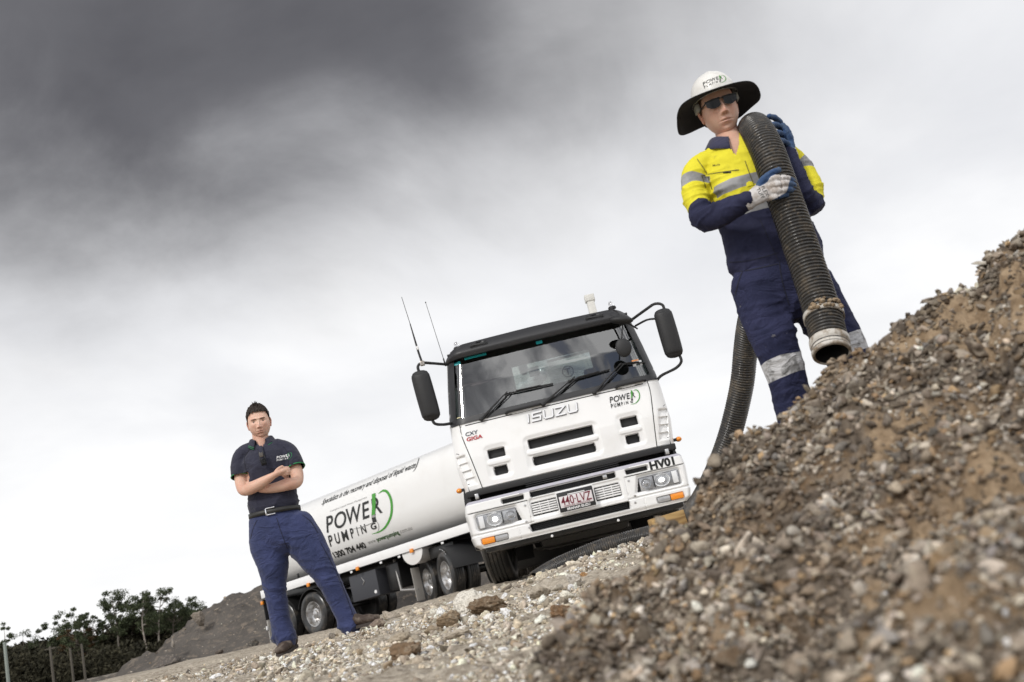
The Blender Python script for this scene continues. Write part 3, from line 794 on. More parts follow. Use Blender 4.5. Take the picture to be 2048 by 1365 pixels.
# ------------------------------------------------------------------ wheels
TYRE_R = .52
def tyre_mesh():
    g = G(); prof = [(.03, .30), (.012, .33), (.0, .40), (.0, .46), (.012, .50), (.03, .515)]
    x = .03
    for i in range(5):
        x1 = .03+.22*(i+1)/5
        prof += [(x+.003, TYRE_R), (x1-.012, TYRE_R)]
        if i < 4: prof += [(x1-.010, TYRE_R-.014), (x1-.002, TYRE_R-.014)]
        x = x1
    prof += [(.268, .50), (.28, .46), (.28, .40), (.268, .33), (.25, .30)]
    g.lathe(prof, 64, 'y'); return g
def rim_mesh():
    g = G()
    g.lathe([(.035, .305), (.018, .30), (.02, .285), (.05, .278), (.07, .27), (.15, .262), (.175, .24), (.17, .15), (.165, .14), (.10, .125), (.095, .10), (.095, .001)], 48, 'y')
    for k in range(10):
        a = 2*PI*k/10; g.tube([(.172*math.cos(a), .175, .172*math.sin(a)), (.172*math.cos(a), .135, .172*math.sin(a))], .016, 6)
    g.lathe([(.05, .001), (.05, .06), (.06, .075), (.10, .08)], 16, 'y')
    return g
def hole_mesh():
    g = G()
    for k in range(10):
        a = 2*PI*(k+.5)/10; c = (.215*math.cos(a), .168, .215*math.sin(a))
        g.ell(c, (.022, .006, .022), 8)
    return g
g_ = tyre_mesh(); g_.lathe([(.262, .335), (.255, .26), (.235, .12), (.235, .001)], 32, 'y'); _ty = g_.build('wheel', rubber); _ri = rim_mesh().build('rim', steel, _ty); _ho = hole_mesh().build('hand_hole', darkv, _ty); _ho['kind'] = 'stuff'
WP = _ty
def put_wheel(parent, x, y, z, yaw=0., first=[True]):
    o = WP if first[0] else dup(WP, None)
    first[0] = False
    o.parent = parent; o.location = (x, y, z); o.rotation_euler = (0, 0, yaw); return o

# ------------------------------------------------------------------ trailer
th, pt = math.radians(50), math.radians(2)
Pt = np.array([-6.233, 25, -.216])
dT = np.array([math.sin(th)*math.cos(pt), -math.cos(th)*math.cos(pt), math.sin(pt)])
upT = np.array([0, 0, 1.]); upT -= dT*dT[2]; upT /= np.linalg.norm(upT); nT = np.cross(dT, upT)
MT = Matrix.Identity(4)
for i in range(3): MT[i][0], MT[i][1], MT[i][2], MT[i][3] = dT[i], -nT[i], upT[i], Pt[i]
# local: x forward, y away from the photographed side (0 = that side), z up
TR = empty('tanker_trailer', MT, 'long white tanker trailer with printed pump company lettering behind the truck cab', 'trailer')
TL0, TL1 = -1.75, 8.3
def tank_y(z, off=0.):
    u = np.clip((z-2.36)/.97, -1, 1); return 1.22-(1-np.abs(u)**3.2)**(1/3.2)*(1.20+off)
prof = []
for a in np.linspace(0, 2*PI, 97)[:-1]:
    c, s = math.cos(a), math.sin(a); prof.append((1.22-np.sign(c)*abs(c)**(2/3.2)*1.20, 2.36+np.sign(s)*abs(s)**(2/3.2)*.97))
prof = np.array(prof); secs = []
for xx, k in [(TL0-.16, .02), (TL0-.15, .35), (TL0-.10, .7), (TL0-.04, .93), (TL0, 1.0)]+[(q, 1.) for q in np.arange(-1.2, 8.3, .5)]+[(TL1, 1.), (TL1+.04, .93), (TL1+.10, .7), (TL1+.15, .35), (TL1+.16, .02)]:
    secs.append(np.stack([np.full(96, xx), 1.22+(prof[:, 0]-1.22)*k, 2.36+(prof[:, 1]-2.36)*k], 1))
V = np.concatenate(secs); ns = len(secs); Fc = []
for i in range(ns-1):
    for j in range(96): Fc.append((i*96+j, (i+1)*96+j, (i+1)*96+(j+1) % 96, i*96+(j+1) % 96))
tank = mesh_np('tank', V, np.array(Fc), tankw, TR)
g = G()
for q in (.2, 2.6, 5.2, 7.4):    # rolled ring seams
    st = [(q, 1.22+(p[0]-1.22)*1.003, 2.36+(p[1]-2.36)*1.003) for p in prof]
g.tube([(TL0, 1.22, 3.34), (TL1, 1.22, 3.34)], .02, 6); g.build('top_rail', tankw, TR)
for ya in (.0, 2.41): G().rbox(TL0-.2, TL1, ya, ya+.03, 1.25, 1.45, .008).build('side_rail', white, TR)
g = G().box(TL0-.2, TL1, .03, 2.41, 1.40, 1.435).build('deck', chass, TR)
g = G().rbox(TL0-.215, TL1, -.006, .0, 1.235, 1.25, .002); g.build('rail_edge', matblk, TR)
g = G()
for yy in (.70, 1.66): G().rbox(TL0, TL1-1.2, yy-.04, yy+.04, 1.0, 1.39, .01).build('chassis_beam', chass, TR)
for xx in np.arange(-1.2, 7.4, .8): G().box(xx-.03, xx+.03, .04, 2.4, 1.28, 1.38).build('cross_member', chass, TR)
for (q, zz_m) in [(4.06, 1.30), (2.11, 1.29), (.14, 1.28), (6.2, 1.30)]:
    r0_ = G().rbox(q-.05, q+.05, -.045, 0, zz_m-.10, zz_m-.01, .015).build('marker_lamp', amber, TR)
for q in (3.6, 5.05, 1.85, 2.95, .1): G().rbox(q-.04, q+.04, -.012, 0, 1.18, 1.225, .005).build('reflector', whitep, TR)
tb = G().rbox(1.55, 2.55, .12, .75, .52, 1.12, .015).build('tool_box', mat('box_grey', (.045, .047, .055), .5), TR)
G().ell((2.42, .118, .62), (.05, .004, .04), 14).build('round_sticker', whitep, tb)
for i, xx in enumerate((0,)): G().tube([(2.02, .115, 1.02), (2.10, .115, .92), (2.03, .115, .86)], .012, 5).build('latch', steel, tb)
G().rbox(2.7, 3.15, .3, 1.2, .55, 1.15, .03).build('air_tank', chass, TR)
G().tube([(3.0, .35, 1.2), (3.1, .3, .50), (3.65, .28, .42)], .035, 8).build('step_bar', mat('galv', (.35, .34, .33), .5, .6), TR)
G().tube([(2.6, .5, 1.25), (3.9, .5, 1.0), (4.0, .5, .9)], .05, 8).build('brace', chass, TR)
# curved white wheel guard seen end on, ahead of the trailer centre
gV = []; 
for a in np.linspace(PI, 2*PI, 22):
    for yy in (.02, .55): gV.append((4.02+.34*math.cos(a), yy, 1.24+.30*math.sin(a)))
g = G(); g.add(gV, [(2*i, 2*i+1, 2*i+3, 2*i+2) for i in range(21)])
disc_ = [(4.02+.34*math.cos(a), .02, 1.24+.30*math.sin(a)) for a in np.linspace(PI, 2*PI, 22)]
g.add(disc_, [tuple(range(22))]); g.build('hose_tray_end', tankw, TR)
G().rbox(4.4, 5.2, .15, .8, .95, 1.2, .03).build('bracket_box', chass, TR)
# wheels: rear pair and steering front bogie
for xx in (0, -1.28):
    for (yy, yaw) in ((.06, 0), (.40, 0), (2.04, PI), (2.38, PI)): put_wheel(TR, xx, yy, TYRE_R, yaw)
    G().tube([(xx, .5, TYRE_R), (xx, 2.0, TYRE_R)], .07, 10).build('axle', chass, TR)
def arch(cx, cy0, cy1, r, a0, a1, name, m, parent, zc=TYRE_R, th_=.012):
    g = G(); V = []; k = 18
    for a in np.radians(np.linspace(a0, a1, k)):
        for rr_ in (r, r+th_):
            for yy in (cy0, cy1): V.append((cx+rr_*math.cos(a), yy, zc+rr_*math.sin(a)))
    Fc = []
    for i in range(k-1):
        b = i*4; c = b+4; Fc += [(b, b+1, c+1, c), (b+2, c+2, c+3, b+3), (b, c, c+2, b+2), (b+1, b+3, c+3, c+1)]
    Fc += [(0, 2, 3, 1), ((k-1)*4, (k-1)*4+1, (k-1)*4+3, (k-1)*4+2)]
    g.add(V, Fc); return g.build(name, m, parent)
for xx in (0, -1.28): arch(xx, .08, .72, .60, 20, 160, 'mudguard', chass, TR)
byaw = math.radians(-24)   # the front bogie is turned towards the truck
BO = Matrix.Translation((4.62, .62, 0)) @ Matrix.Rotation(byaw, 4, 'Z')
for q in (-.62, .66):
    for (yy, yaw) in ((-.50, 0), (-.16, 0), (1.40, PI), (1.74, PI)):
        p = BO @ Vector((q, yy, TYRE_R)); put_wheel(TR, p.x, p.y, p.z, byaw+yaw)
    a = BO @ Vector((q, -.1, TYRE_R)); b = BO @ Vector((q, 1.4, TYRE_R)); G().tube([a, b], .07, 10).build('axle', chass, TR)
mg = arch(0, -.50, .20, .59, 8, 92, 'mudguard', matblk, TR); mg.matrix_local = BO @ Matrix.Translation((.66, 0, 0))
for q in range(5):
    a = math.radians(50+q*8); G().ell((.585*math.cos(a)+.02, -.526, TYRE_R+.61*math.sin(a)-.05), (.012, .006, .012), 6).build('bolt', whitep, mg)
mf = G().rbox(-1.1, -1.085, .1, .34, .12, .85, .004).build('mud_flap', mat('flap_grey', (.42, .40, .37), .8), TR); mf.location = (5.02-.0, .2, 0) if False else (0, 0, 0); mf.location = (4.75, .10, .05)
# tail
G().rbox(-1.96, -1.93, .02, 2.42, .70, 1.22, .01).build('lamp_board', matblk, TR)
G().rbox(-1.97, -1.935, .05, .35, .10, .72, .008).build('mud_flap', mat('flap_grey', (.42, .40, .37), .8), TR)
G().rbox(-1.99, -1.90, -.03, .02, 1.10, 1.19, .01).build('marker_lamp', amber, TR)
G().rbox(-1.98, -1.93, .0, .05, .45, .55, .01).build('bracket', whitep, TR)
g = G().tube([(TL1-.4, 1.22, 1.1), (TL1+2.0, 1.0, .85)], .06, 8); g.build('drawbar', chass, TR)
G().tube([(-.3, .06, 1.5), (-.3, .06, 1.56)], .03, 8).build('cap', matblk, TR)
# lettering on the tank side
def tk(u, v, lay=0):
    return (u, float(tank_y(v, .0))-.007-.003*lay, v)
def fmap(x0, z0, s, slope=0., zs=1.):
    return lambda u, v, lay=0: tk(x0+u*s, z0+v*s*zs+slope*u*s, lay)
g = G(); logo(fmap(1.20, 1.86, 2.17, .0, .92), g, .06); g.build('company_logo', None, TR, smooth=False, mats=[ink, inkgreen, inkgrey, inkdkgreen])
g = G(); mapped(text2d('Specialists in the recovery and disposal of liquid waste', .20, .22, .0025, sx=.80, cut=.12), lambda u, v: tk(1.07+u*.80, 2.985+v*.95), g)
bb = max(v[0] for v in g.v); sxx = (4.60-1.07)/(bb-1.07)
g.v = [(1.07+(v[0]-1.07)*sxx, v[1], v[2]) for v in g.v]
mapped(poly2d(crescent(4.52, 3.05, .13, .15, -80, 75, lambda t: .003+.014*math.sin(PI*t), 16), .05), lambda u, v: tk(u, v), g)
g.build('slogan_lettering', ink, TR, smooth=False)
g = G(); mapped(text2d('1300 704 440', .20, .12, .008, sx=.86, cut=.12), lambda u, v: tk(1.10+u*.9, 1.655+v*.95), g)
bb = max(v[0] for v in g.v); g.v = [(1.10+(v[0]-1.10)*(2.38-1.10)/(bb-1.10), v[1], v[2]) for v in g.v]
g.build('phone_lettering', ink, TR, smooth=False)
g = G()
def www(s, x0, x1, m, bold):
    h = G(); mapped(text2d(s, .13, 0, bold, cut=.12), lambda u, v: (u, 0, v), h)
    b_ = max(v[0] for v in h.v); a_ = min(v[0] for v in h.v)
    g.add([tk(x0+(v[0]-a_)/(b_-a_)*(x1-x0), 1.70+v[2]) for v in h.v], h.f, m)
www('www.', 2.50, 2.80, 2, 0); www('powerpumping', 2.82, 3.62, 3, .004); www('.com.au', 3.64, 4.07, 2, 0)
g.build('web_lettering', None, TR, smooth=False, mats=[ink, inkgreen, inkgrey, inkdkgreen])

# ------------------------------------------------------------------ truck
CX, CY = .32, 10.5
TRUCK = empty('truck', Matrix.Translation((CX, CY, .15)) @ Matrix.Rotation(math.radians(-.7), 4, 'Y'), 'white cab-over tank truck facing the camera in the centre of the picture', 'truck')
ZO = .15   # heights below were read in world metres
def ms(x, z, y):   # a point read on the plane of the bumper -> true local point at depth y
    k = (CY+y)/CY; return ((x+CX)*k-CX, y, (z-CZ)*k+CZ-ZO)
def L3(p): return (p[0], p[1], p[2])
def wz(z): return np.interp(z, [.9, 1.17, 1.45, 1.9, 2.3, 2.68, 2.8, 2.88], [1.13, 1.15, 1.185, 1.17, 1.12, 1.065, 1.0, .9])
def fy(z): return np.interp(z, [.9, 1.17, 1.5, 1.9, 2.3, 2.68, 2.80, 2.88], [.08, .05, .05, .10, .20, .31, .40, .60])
CB = 2.05
def plan(z, r=None, nf=230, inset=0.):
    w_ = wz(z)-inset; y0 = fy(z)+inset; r = np.interp(z, [1.1, 1.9, 2.7, 2.9], [.22, .20, .20, .25]) if r is None else r
    pts = []
    for yy in np.linspace(CB-inset, y0+r, 36): pts.append((-w_, yy))
    for a in np.linspace(0, PI/2, 26)[1:-1]: pts.append((-w_+r-r*math.cos(a), y0+r-r*math.sin(a)))
    for xx in np.linspace(-w_+r, w_-r, nf): pts.append((xx, y0))
    for a in np.linspace(PI/2, 0, 26)[1:-1]: pts.append((w_-r+r*math.cos(a), y0+r-r*math.sin(a)))
    for yy in np.linspace(y0+r, CB-inset, 36): pts.append((w_, yy))
    P = np.array(pts); P[:, 1] += .045*(P[:, 0]/w_)**2*(P[:, 1] < y0+r+.01)
    return P
def rb(x, z, x0, x1, z0, z1, r=.02):   # signed distance to rounded box
    cx_, cz_ = (x0+x1)/2, (z0+z1)/2; qx = np.abs(x-cx_)-(x1-x0)/2+r; qz = np.abs(z-cz_)-(z1-z0)/2+r
    return np.hypot(np.maximum(qx, 0), np.maximum(qz, 0))+np.minimum(np.maximum(qx, qz), 0)-r
# lower cab with hood panel: recesses cut in as relief
zs = np.arange(1.145, 1.9001, .0075); rows = [plan(z) for z in zs]; V = np.array([[(p[0], p[1], z) for p in R] for z, R in zip(zs, rows)])
X, Yv, Zv = V[..., 0], V[..., 1], V[..., 2]
frontm = (Yv < .6)
dep = np.zeros(X.shape); black = np.zeros(X.shape, bool)
AX = np.abs(X)
slots = [(0.02, -.375, .335, 1.45, 1.555, .02), (0.02, -.365, .315, 1.265, 1.37, .03)]
for (_, x0, x1, z0, z1, r) in slots:
    d = rb(X, Zv, x0, x1, z0, z1, r); dep = np.maximum(dep, .085*sstep(-d, -.006, .012)); black |= d < -.002
d = rb(X, Zv, -.41, .37, 1.24, 1.575, .05); dep = np.maximum(dep, .016*sstep(-d, -.03, .02))
d = rb(X, Zv, -.40, .36, 1.388, 1.432, .02); dep -= .022*sstep(-d, -.012, .012)*frontm
for (x0, x1, z0, z1) in [(.63, .815, 1.445, 1.55), (.64, .79, 1.262, 1.36)]:
    d = rb(AX, Zv, x0, x1, z0, z1, .018); dep = np.maximum(dep, .075*sstep(-d, -.006, .012)); black |= d < -.002
d = rb(AX, Zv, .60, .84, 1.245, 1.575, .04); dep = np.maximum(dep, .013*sstep(-d, -.03, .02))
d = rb(AX, Zv, .60, .83, 1.38, 1.425, .02); dep -= .018*sstep(-d, -.012, .012)*frontm
# louvred corner vents
cz_ = (Zv-1.22)/.34; vx0 = .985+.075*cz_; d = rb(AX, Zv, 0, 0, 0, 0)*0+np.maximum(np.maximum(vx0-AX, AX-(vx0+.105)), np.maximum(1.225-Zv, Zv-1.56))
dep = np.maximum(dep, .045*sstep(-d, -.004, .012)*(.35+.65*(((Zv-1.225)/.083) % 1.0)))
dep *= frontm
V[..., 1] += dep
# lower roll under of the panel
V[..., 1] += .05*sstep(Zv, 1.175, 1.145)*frontm
nz, nc = X.shape
Fq = grid_faces(nz, nc); bm_ = black.ravel()[Fq].sum(1) >= 3
Vl = V.reshape(-1, 3).copy(); Vl[:, 2] -= ZO
cab = mesh_np('cab', Vl, Fq[:, ::-1], None, TRUCK, mats=[white, matblk], midx=bm_.astype(int))
cab.data.set_sharp_from_angle(angle=math.radians(42))
def cy_at(x, z):   # surface depth of the plain cab front
    R = plan(z); R = R[(R[:, 1] < fy(z)+.3)]; i = np.argmin(np.abs(R[:, 0]-x)); return R[i, 1]
def strip(pts, wd, name, m, parent=TRUCK, off=-.002):
    """thin dark shut-line lying on the cab front"""
    g = G(); P = cr_interp(np.array([(a, b, 0) for a, b in pts], float), 6) if len(pts) > 2 else np.array([(pts[0][0]+(pts[1][0]-pts[0][0])*t, pts[0][1]+(pts[1][1]-pts[0][1])*t, 0) for t in np.linspace(0, 1, 30)])
    T_ = np.gradient(P, axis=0); T_ /= np.linalg.norm(T_, axis=1)[:, None]+1e-9
    V = []
    for p, t in zip(P, T_):
        for s in (-1, 1):
            xx, z_ = p[0]-t[1]*s*wd/2, p[1]+t[0]*s*wd/2; V.append((xx, cy_at(xx, z_)+off, z_-ZO))
    g.add(V, [(2*i, 2*i+2, 2*i+3, 2*i+1) for i in range(len(P)-1)]); return g.build(name, m, parent, smooth=False)
strip([(-1.045, 1.885), (-1.045, 1.75), (-1.0, 1.5), (-.955, 1.22), (-.945, 1.15)], .009, 'shut_line', darkv)
strip([(1.025, 1.885), (1.025, 1.75), (.985, 1.5), (.945, 1.22), (.94, 1.15)], .009, 'shut_line', darkv)
strip([(-1.045, 1.862), (1.03, 1.862)], .010, 'shut_line', darkv)
for sx in (-1, 1): strip([(sx*1.155, 1.60), (sx*1.12, 1.58)], .006, 'shut_line', darkv)

# upper cab shell
zs = np.linspace(1.9, 2.68, 40); rows = [plan(z) for z in zs]; V = np.array([[(p[0], p[1], z) for p in R] for z, R in zip(zs, rows)])
nz, nc = V.shape[:2]; Fq = grid_faces(nz, nc); C_ = V.reshape(-1, 3)[Fq].mean(1)
def gx_(z): return np.interp(z, [1.9, 1.96, 2.64, 2.70], [1.115, 1.125, 1.02, 1.0])
isf = (C_[:, 1] < fy(C_[:, 2])+.16)
opening = isf & (np.abs(C_[:, 0]) < gx_(C_[:, 2])-.02) & (C_[:, 2] > 1.935) & (C_[:, 2] < 2.655)
sidew = (C_[:, 1] > .62) & (C_[:, 1] < 1.45) & (C_[:, 2] > 1.98) & (C_[:, 2] < 2.52) & (np.abs(C_[:, 0]) > 1)
Vl = V.reshape(-1, 3).copy(); Vl[:, 2] -= ZO
framef = isf & (np.abs(C_[:, 0]) < gx_(C_[:, 2])+.025)
keep = ~(opening | sidew)
up = mesh_np('cab_pillars', Vl, Fq[keep][:, ::-1], None, TRUCK, mats=[white, blackp], midx=framef[keep].astype(int))
sm = up.modifiers.new('s', 'SOLIDIFY'); sm.thickness = .03; sm.offset = -1; sm.material_offset = 1
glV = V.copy(); glV[..., 1] += .012; glf = opening
Vg = glV.reshape(-1, 3).copy(); Vg[:, 2] -= ZO
ws = mesh_np('windscreen', Vg, Fq[opening | (isf & (np.abs(C_[:, 0]) < gx_(C_[:, 2])+.01) & (C_[:, 2] > 1.91) & (C_[:, 2] < 2.67))][:, ::-1], glass, TRUCK)
for sd_ in (C_[:, 0] < 0, C_[:, 0] > 0): mesh_np('side_window', Vl*np.array([.992, 1, 1]), Fq[sidew & sd_][:, ::-1], sideglass, TRUCK)
# black surround proud of the cab
def ringpatch(z0, z1, x_in, x_out, name, m, off=-.008):
    for s in (-1, 1):
        g = G()
        V_ = []; zz2 = np.linspace(z0, z1, 20)
        for z_ in zz2:
            for q in np.linspace(0, 1, 5):
                x_ = s*(x_in(z_)+(x_out(z_)-x_in(z_))*q); V_.append((x_, cy_at(x_, z_)+off, z_-ZO))
        g.add(V_, [tuple(int(k) for k in f) for f in (grid_faces(20, 5) if s > 0 else grid_faces(20, 5)[:, ::-1])])
        g.build(name, m, TRUCK)
ringpatch(1.895, 2.68, lambda z: gx_(z)-.052, lambda z: gx_(z)+.035, 'windscreen_frame', blackp)
g = G()
for (z0, z1) in ((1.885, 1.95),):
    V_ = [(x_, cy_at(x_, z_)-.010, z_-ZO) for z_ in np.linspace(z0, z1, 4) for x_ in np.linspace(-1.14, 1.14, 90)]
    g.add(V_, [tuple(int(k) for k in f) for f in grid_faces(4, 90)])
g.build('windscreen_frame', blackp, TRUCK)
# roof and black visor
zs = np.concatenate([np.linspace(2.66, 2.80, 8), [2.83, 2.86, 2.88, 2.89]]); V = []
for z in zs:
    R = plan(min(z, 2.88)); sc = np.interp(z, [2.66, 2.80, 2.83, 2.86, 2.88, 2.89], [1, 1, .97, .88, .6, .02])
    c = np.array([0, 1.15]); V.append([((p[0])*sc, c[1]+(p[1]-c[1])*sc, z-ZO) for p in R])
V = np.array(V); nz, nc = V.shape[:2]; mesh_np('roof', V.reshape(-1, 3), grid_faces(nz, nc)[:, ::-1], white, TRUCK)
g = G(); V_ = []; xs = np.linspace(-1.075, 1.075, 120); nr = 14
for i in range(nr):
    t = i/(nr-1)
    for x_ in xs:
        zt = 2.805-.012*abs(x_)-.13*max(0, (abs(x_)-.80)/.275)**2.2; zb = 2.628; z_ = zb+(zt-zb)*t
        if abs(abs(x_)-.60) < .0: pass
        y_ = fy(min(z_, 2.8))+.045*(x_/1.07)**2-.075-.035*math.sin(PI*t)+.20*max(0, (abs(x_)-.85)/.225)**2.5
        d = float(rb(np.array(abs(x_)), np.array(t), .55, .76, .52, .80, .1)); y_ += .03*float(sstep(np.array(-d), 0, .04))
        V_.append((x_, y_, z_-ZO))
g.add(V_, [tuple(int(k) for k in f) for f in grid_faces(nr, 120)])
# close the visor back to the roof and to the glass
top = [V_[(nr-1)*120+j] for j in range(120)]; bot = [V_[j] for j in range(120)]
g.add(top+[(p[0]*.97, p[1]+.42, p[2]-.01) for p in top], [(j, j+1, 121+j, 120+j) for j in range(119)])
g.add(bot+[(p[0], p[1]+.10, p[2]+.01) for p in bot], [(j+1, j, 120+j, 121+j) for j in range(119)])
vis = g.build('sun_visor', blackp, TRUCK)
for s in (-1, 1):
    G().rbox(s*.655-.10, s*.655+.10, fy(2.72)-.095, fy(2.72)-.05, 2.70-ZO, 2.745-ZO, .015).build('handle', matblk, vis)
    G().tube([(s*.56, fy(2.72)-.05, 2.71-ZO), (s*.56, fy(2.72)-.11, 2.72-ZO), (s*.75, fy(2.72)-.11, 2.72-ZO), (s*.75, fy(2.72)-.05, 2.71-ZO)], .008, 6).build('handle', matblk, vis)
for x_, z_ in ((-.90, 2.79), (.885, 2.835)):
    b_ = G().lathe([(0, .045), (.02, .045), (.03, .035)], 14, 'z').build('roof_lamp', matblk, TRUCK); b_.location = (x_, .38, z_-.035-ZO)
    l_ = G().lathe([(.028, .035), (.06, .034), (.085, .022), (.092, .001)], 14, 'z').build('lens', lensg, b_); G().ell((0, 0, .05), (.012, .012, .02), 8).build('bulb', chrome, b_)
# back wall, interior
bk = 1.98
g = G(); wx0, wx1, wz0, wz1 = -.37, .64, 2.40, 2.74
for (a, b, c, d) in [(-1.1, wx0, .95, 2.80), (wx1, 1.1, .95, 2.80), (wx0, wx1, .95, wz0), (wx0, wx1, wz1, 2.80)]: g.box(a, b, bk, bk+.05, c-ZO, d-ZO)
g.build('rear_wall', mat('cab_lining', (.10, .10, .10), .8), TRUCK)
g = G().box(wx0, wx1, bk+.02, bk+.026, wz0-ZO, wz1-ZO).build('rear_window', sideglass, TRUCK)
dark_in = mat('cab_interior', (.035, .036, .038), .75)
G().box(-1.0, 1.0, .55, 1.98, 2.765-ZO, 2.785-ZO).build('headliner', mat('headliner_cloth', (.12, .12, .12), .9), TRUCK)
G().box(-1.03, 1.03, .36, .56, 2.70-ZO, 2.72-ZO).build('sun_blind', dark_in, TRUCK)
G().rbox(-1.08, 1.08, .28, .75, 1.62-ZO, 1.93-ZO, .05).build('dashboard', dark_in, TRUCK)
G().box(-1.1, 1.1, .3, 1.98, .98-ZO, 1.02-ZO).build('cab_floor', dark_in, TRUCK)
for sx_ in (-.52, .62):
    s_ = G().rbox(sx_-.25, sx_+.25, 1.05, 1.55, 1.45-ZO, 1.62-ZO, .05).build('seat', mat('seat_cloth', (.06, .062, .07), .9), TRUCK)
    G().loft([((sx_, 1.55, 1.6-ZO), .25, .07), ((sx_, 1.66, 2.0-ZO), .24, .06), ((sx_, 1.70, 2.22-ZO), .17, .05)], 16).build('backrest', MATS['seat_cloth'], s_)
    G().rbox(sx_-.13, sx_+.13, 1.66, 1.76, 2.26-ZO, 2.44-ZO, .04).build('headrest', MATS['seat_cloth'], s_)
g = G(); V_ = []
ring = [(.23*math.cos(a), .23*math.sin(a)) for a in np.linspace(0, 2*PI, 33)]
swp = [(-.52+a, .62+.55*b*.5, 2.0+b*.80-ZO-.02) for a, b in ring]; g.tube(swp, .014, 8, cap=False)
g.tube([(-.52, .62, 1.98-ZO), (-.52, .62-.1, 1.80-ZO)], .03, 8); g.tube([swp[0], (-.52, .63, 1.96-ZO), swp[16]], .012, 6)
g.build('steering_wheel', matblk, TRUCK)
# windscreen stickers
def sticker(x0, x1, z0, z1, m, name='sticker'):
    g = G(); g.add([(x_, cy_at(x_, z_)+.006, z_-ZO) for x_, z_ in ((x0, z0), (x1, z0), (x1, z1), (x0, z1))], [(0, 1, 2, 3)]); g.build(name, m, TRUCK, smooth=False)
teal = mat('teal_film', (.03, .42, .45), .3)
sticker(-.99, -.90, 2.575, 2.61, teal); sticker(-.85, -.60, 2.605, 2.632, teal); sticker(-.035, .035, 2.585, 2.62, teal)
sticker(.925, 1.03, 2.075, 2.135, whitep); sticker(-1.06, -1.02, 1.965, 1.975, mat('cream', (.7, .65, .4), .5)); sticker(.925, 1.0, 2.135, 2.15, amber)
# wipers
for i, (p0, p1, q0, q1) in enumerate([((-.80, 1.885), (-.47, 2.115), (-.46, 2.12), (.085, 2.125)), ((-.12, 1.885), (.28, 2.105), (.26, 2.10), (.80, 2.10)), ((.60, 1.875), (.97, 2.06), (.86, 2.10), (1.06, 2.08))]):
    if i == 0: q0, q1 = (-.50, 2.10), (.03, 2.09)
    if i == 1: q0, q1 = (.20, 2.08), (.66, 2.10)
    if i == 2: p0, p1, q0, q1 = (.44, 1.88), (.80, 2.135), (.78, 2.13), (1.06, 2.095)
    def wp(p, o): return (p[0], cy_at(p[0], p[1])+o, p[1]-ZO)
    arm = G().tube([wp(p0, -.02), wp(((p0[0]+p1[0])/2, (p0[1]+p1[1])/2), -.055), wp(p1, -.035)], [.016, .009, .007], 6); arm.tube([wp((p0[0]+.05, p0[1]+.005), -.02), wp((p1[0]+.03, p1[1]-.012), -.035)], .006, 6)
    wo_ = arm.build('wiper', matblk, TRUCK)
    g = G(); bp = [wp((q0[0]+(q1[0]-q0[0])*t, q0[1]+(q1[1]-q0[1])*t+.0), -.012) for t in np.linspace(0, 1, 9)]
    g.tube(bp, .009, 6); g.tube([(b[0], b[1]-.02, b[2]+.008) for b in bp[2:7]], .006, 6); g.build('blade', matblk, wo_)
    G().ell(wp(p0, -.03), (.028, .02, .022), 10).build('pivot', matblk, wo_)
for x0, x1 in ((-.53, -.13), (.68, 1.0)):
    h = G().tube([(x0, cy_at(x0, 1.89)-.01, 1.885-ZO), (x0+.03, cy_at(x0, 1.89)-.045, 1.895-ZO), (x1-.03, cy_at(x1, 1.89)-.045, 1.895-ZO), (x1, cy_at(x1, 1.89)-.01, 1.89-ZO)], .016, 8).build('grab_handle', matblk, TRUCK)
    G().rbox(x0+.06, x1-.12, cy_at(x0, 1.88)-.02, cy_at(x0, 1.88)-.005, 1.86-ZO, 1.882-ZO, .004).build('washer_cover', whitep, h)
# bumper
zs = np.arange(.555, 1.0551, .0075); nx = 300; us = np.linspace(-1, 1, nx)
Xb = np.zeros((len(zs), nx)); Yb = np.zeros_like(Xb); Zb = np.repeat(zs[:, None], nx, 1)
for i, z in enumerate(zs):
    w_ = np.interp(z, [.555, .60, .68, .70, .93, 1.03, 1.055], [1.13, 1.185, 1.205, 1.20, 1.215, 1.20, 1.18])
    x_ = us*w_; d = np.abs(us)
    Xb[i] = x_; Yb[i] = -.06+.045*us**2+.42*np.clip((d-.93)/.07, 0, 1)**2.4
AX = np.abs(Xb+.0); dep = np.zeros_like(Xb); bk_ = np.zeros(Xb.shape, bool)
XS = Xb
Yb += .045*sstep(Zb, 1.015, 1.055)+.02*sstep(Zb, .60, .555)
def cut(d, depth, soft=.010):
    global dep, bk_
    dep = np.maximum(dep, depth*sstep(-d, -soft*.6, soft)); bk_ |= d < -.001
def hollow(d, depth, soft=.02):
    global dep; dep = np.maximum(dep, depth*sstep(-d, -soft, soft))
hollow(np.where((Zb > .945) & (AX < .52), 0, 1.)-0.5, .0)
for s in (-1, 1): cut(rb(XS*s, Zb, .54, .78, .950, 1.004, .02), .07)
cut(rb(XS, Zb, -.475, .435, .948, 1.012, .018), .08)
hollow(rb(XS, Zb, -.50, .46, .735, .935, .03), .018, .012)
cut(rb(XS, Zb, -.49, -.218, .755, .895, .012), .06); cut(rb(XS, Zb, .18, .45, .755, .895, .012), .06)
cut(np.maximum(rb(XS, Zb, -.545, .505, .606, .684, .02), 0*XS-1), .09)
slant = AX-.64-(Zb-.75)*(.045/.14)*(-1)
dl = np.maximum(rb(AX, Zb, .60, 1.075, .745, .893, .025), (.655-(.893-Zb)*.32)-AX+.0*Zb)
hollow(dl-.018, .02, .012); cut(dl, .055)
cut(rb(AX, Zb, .785, 1.07, .590, .655, .015), .03)
groove = np.minimum(np.abs(Zb-.93)+1.*(AX < .50), 9)
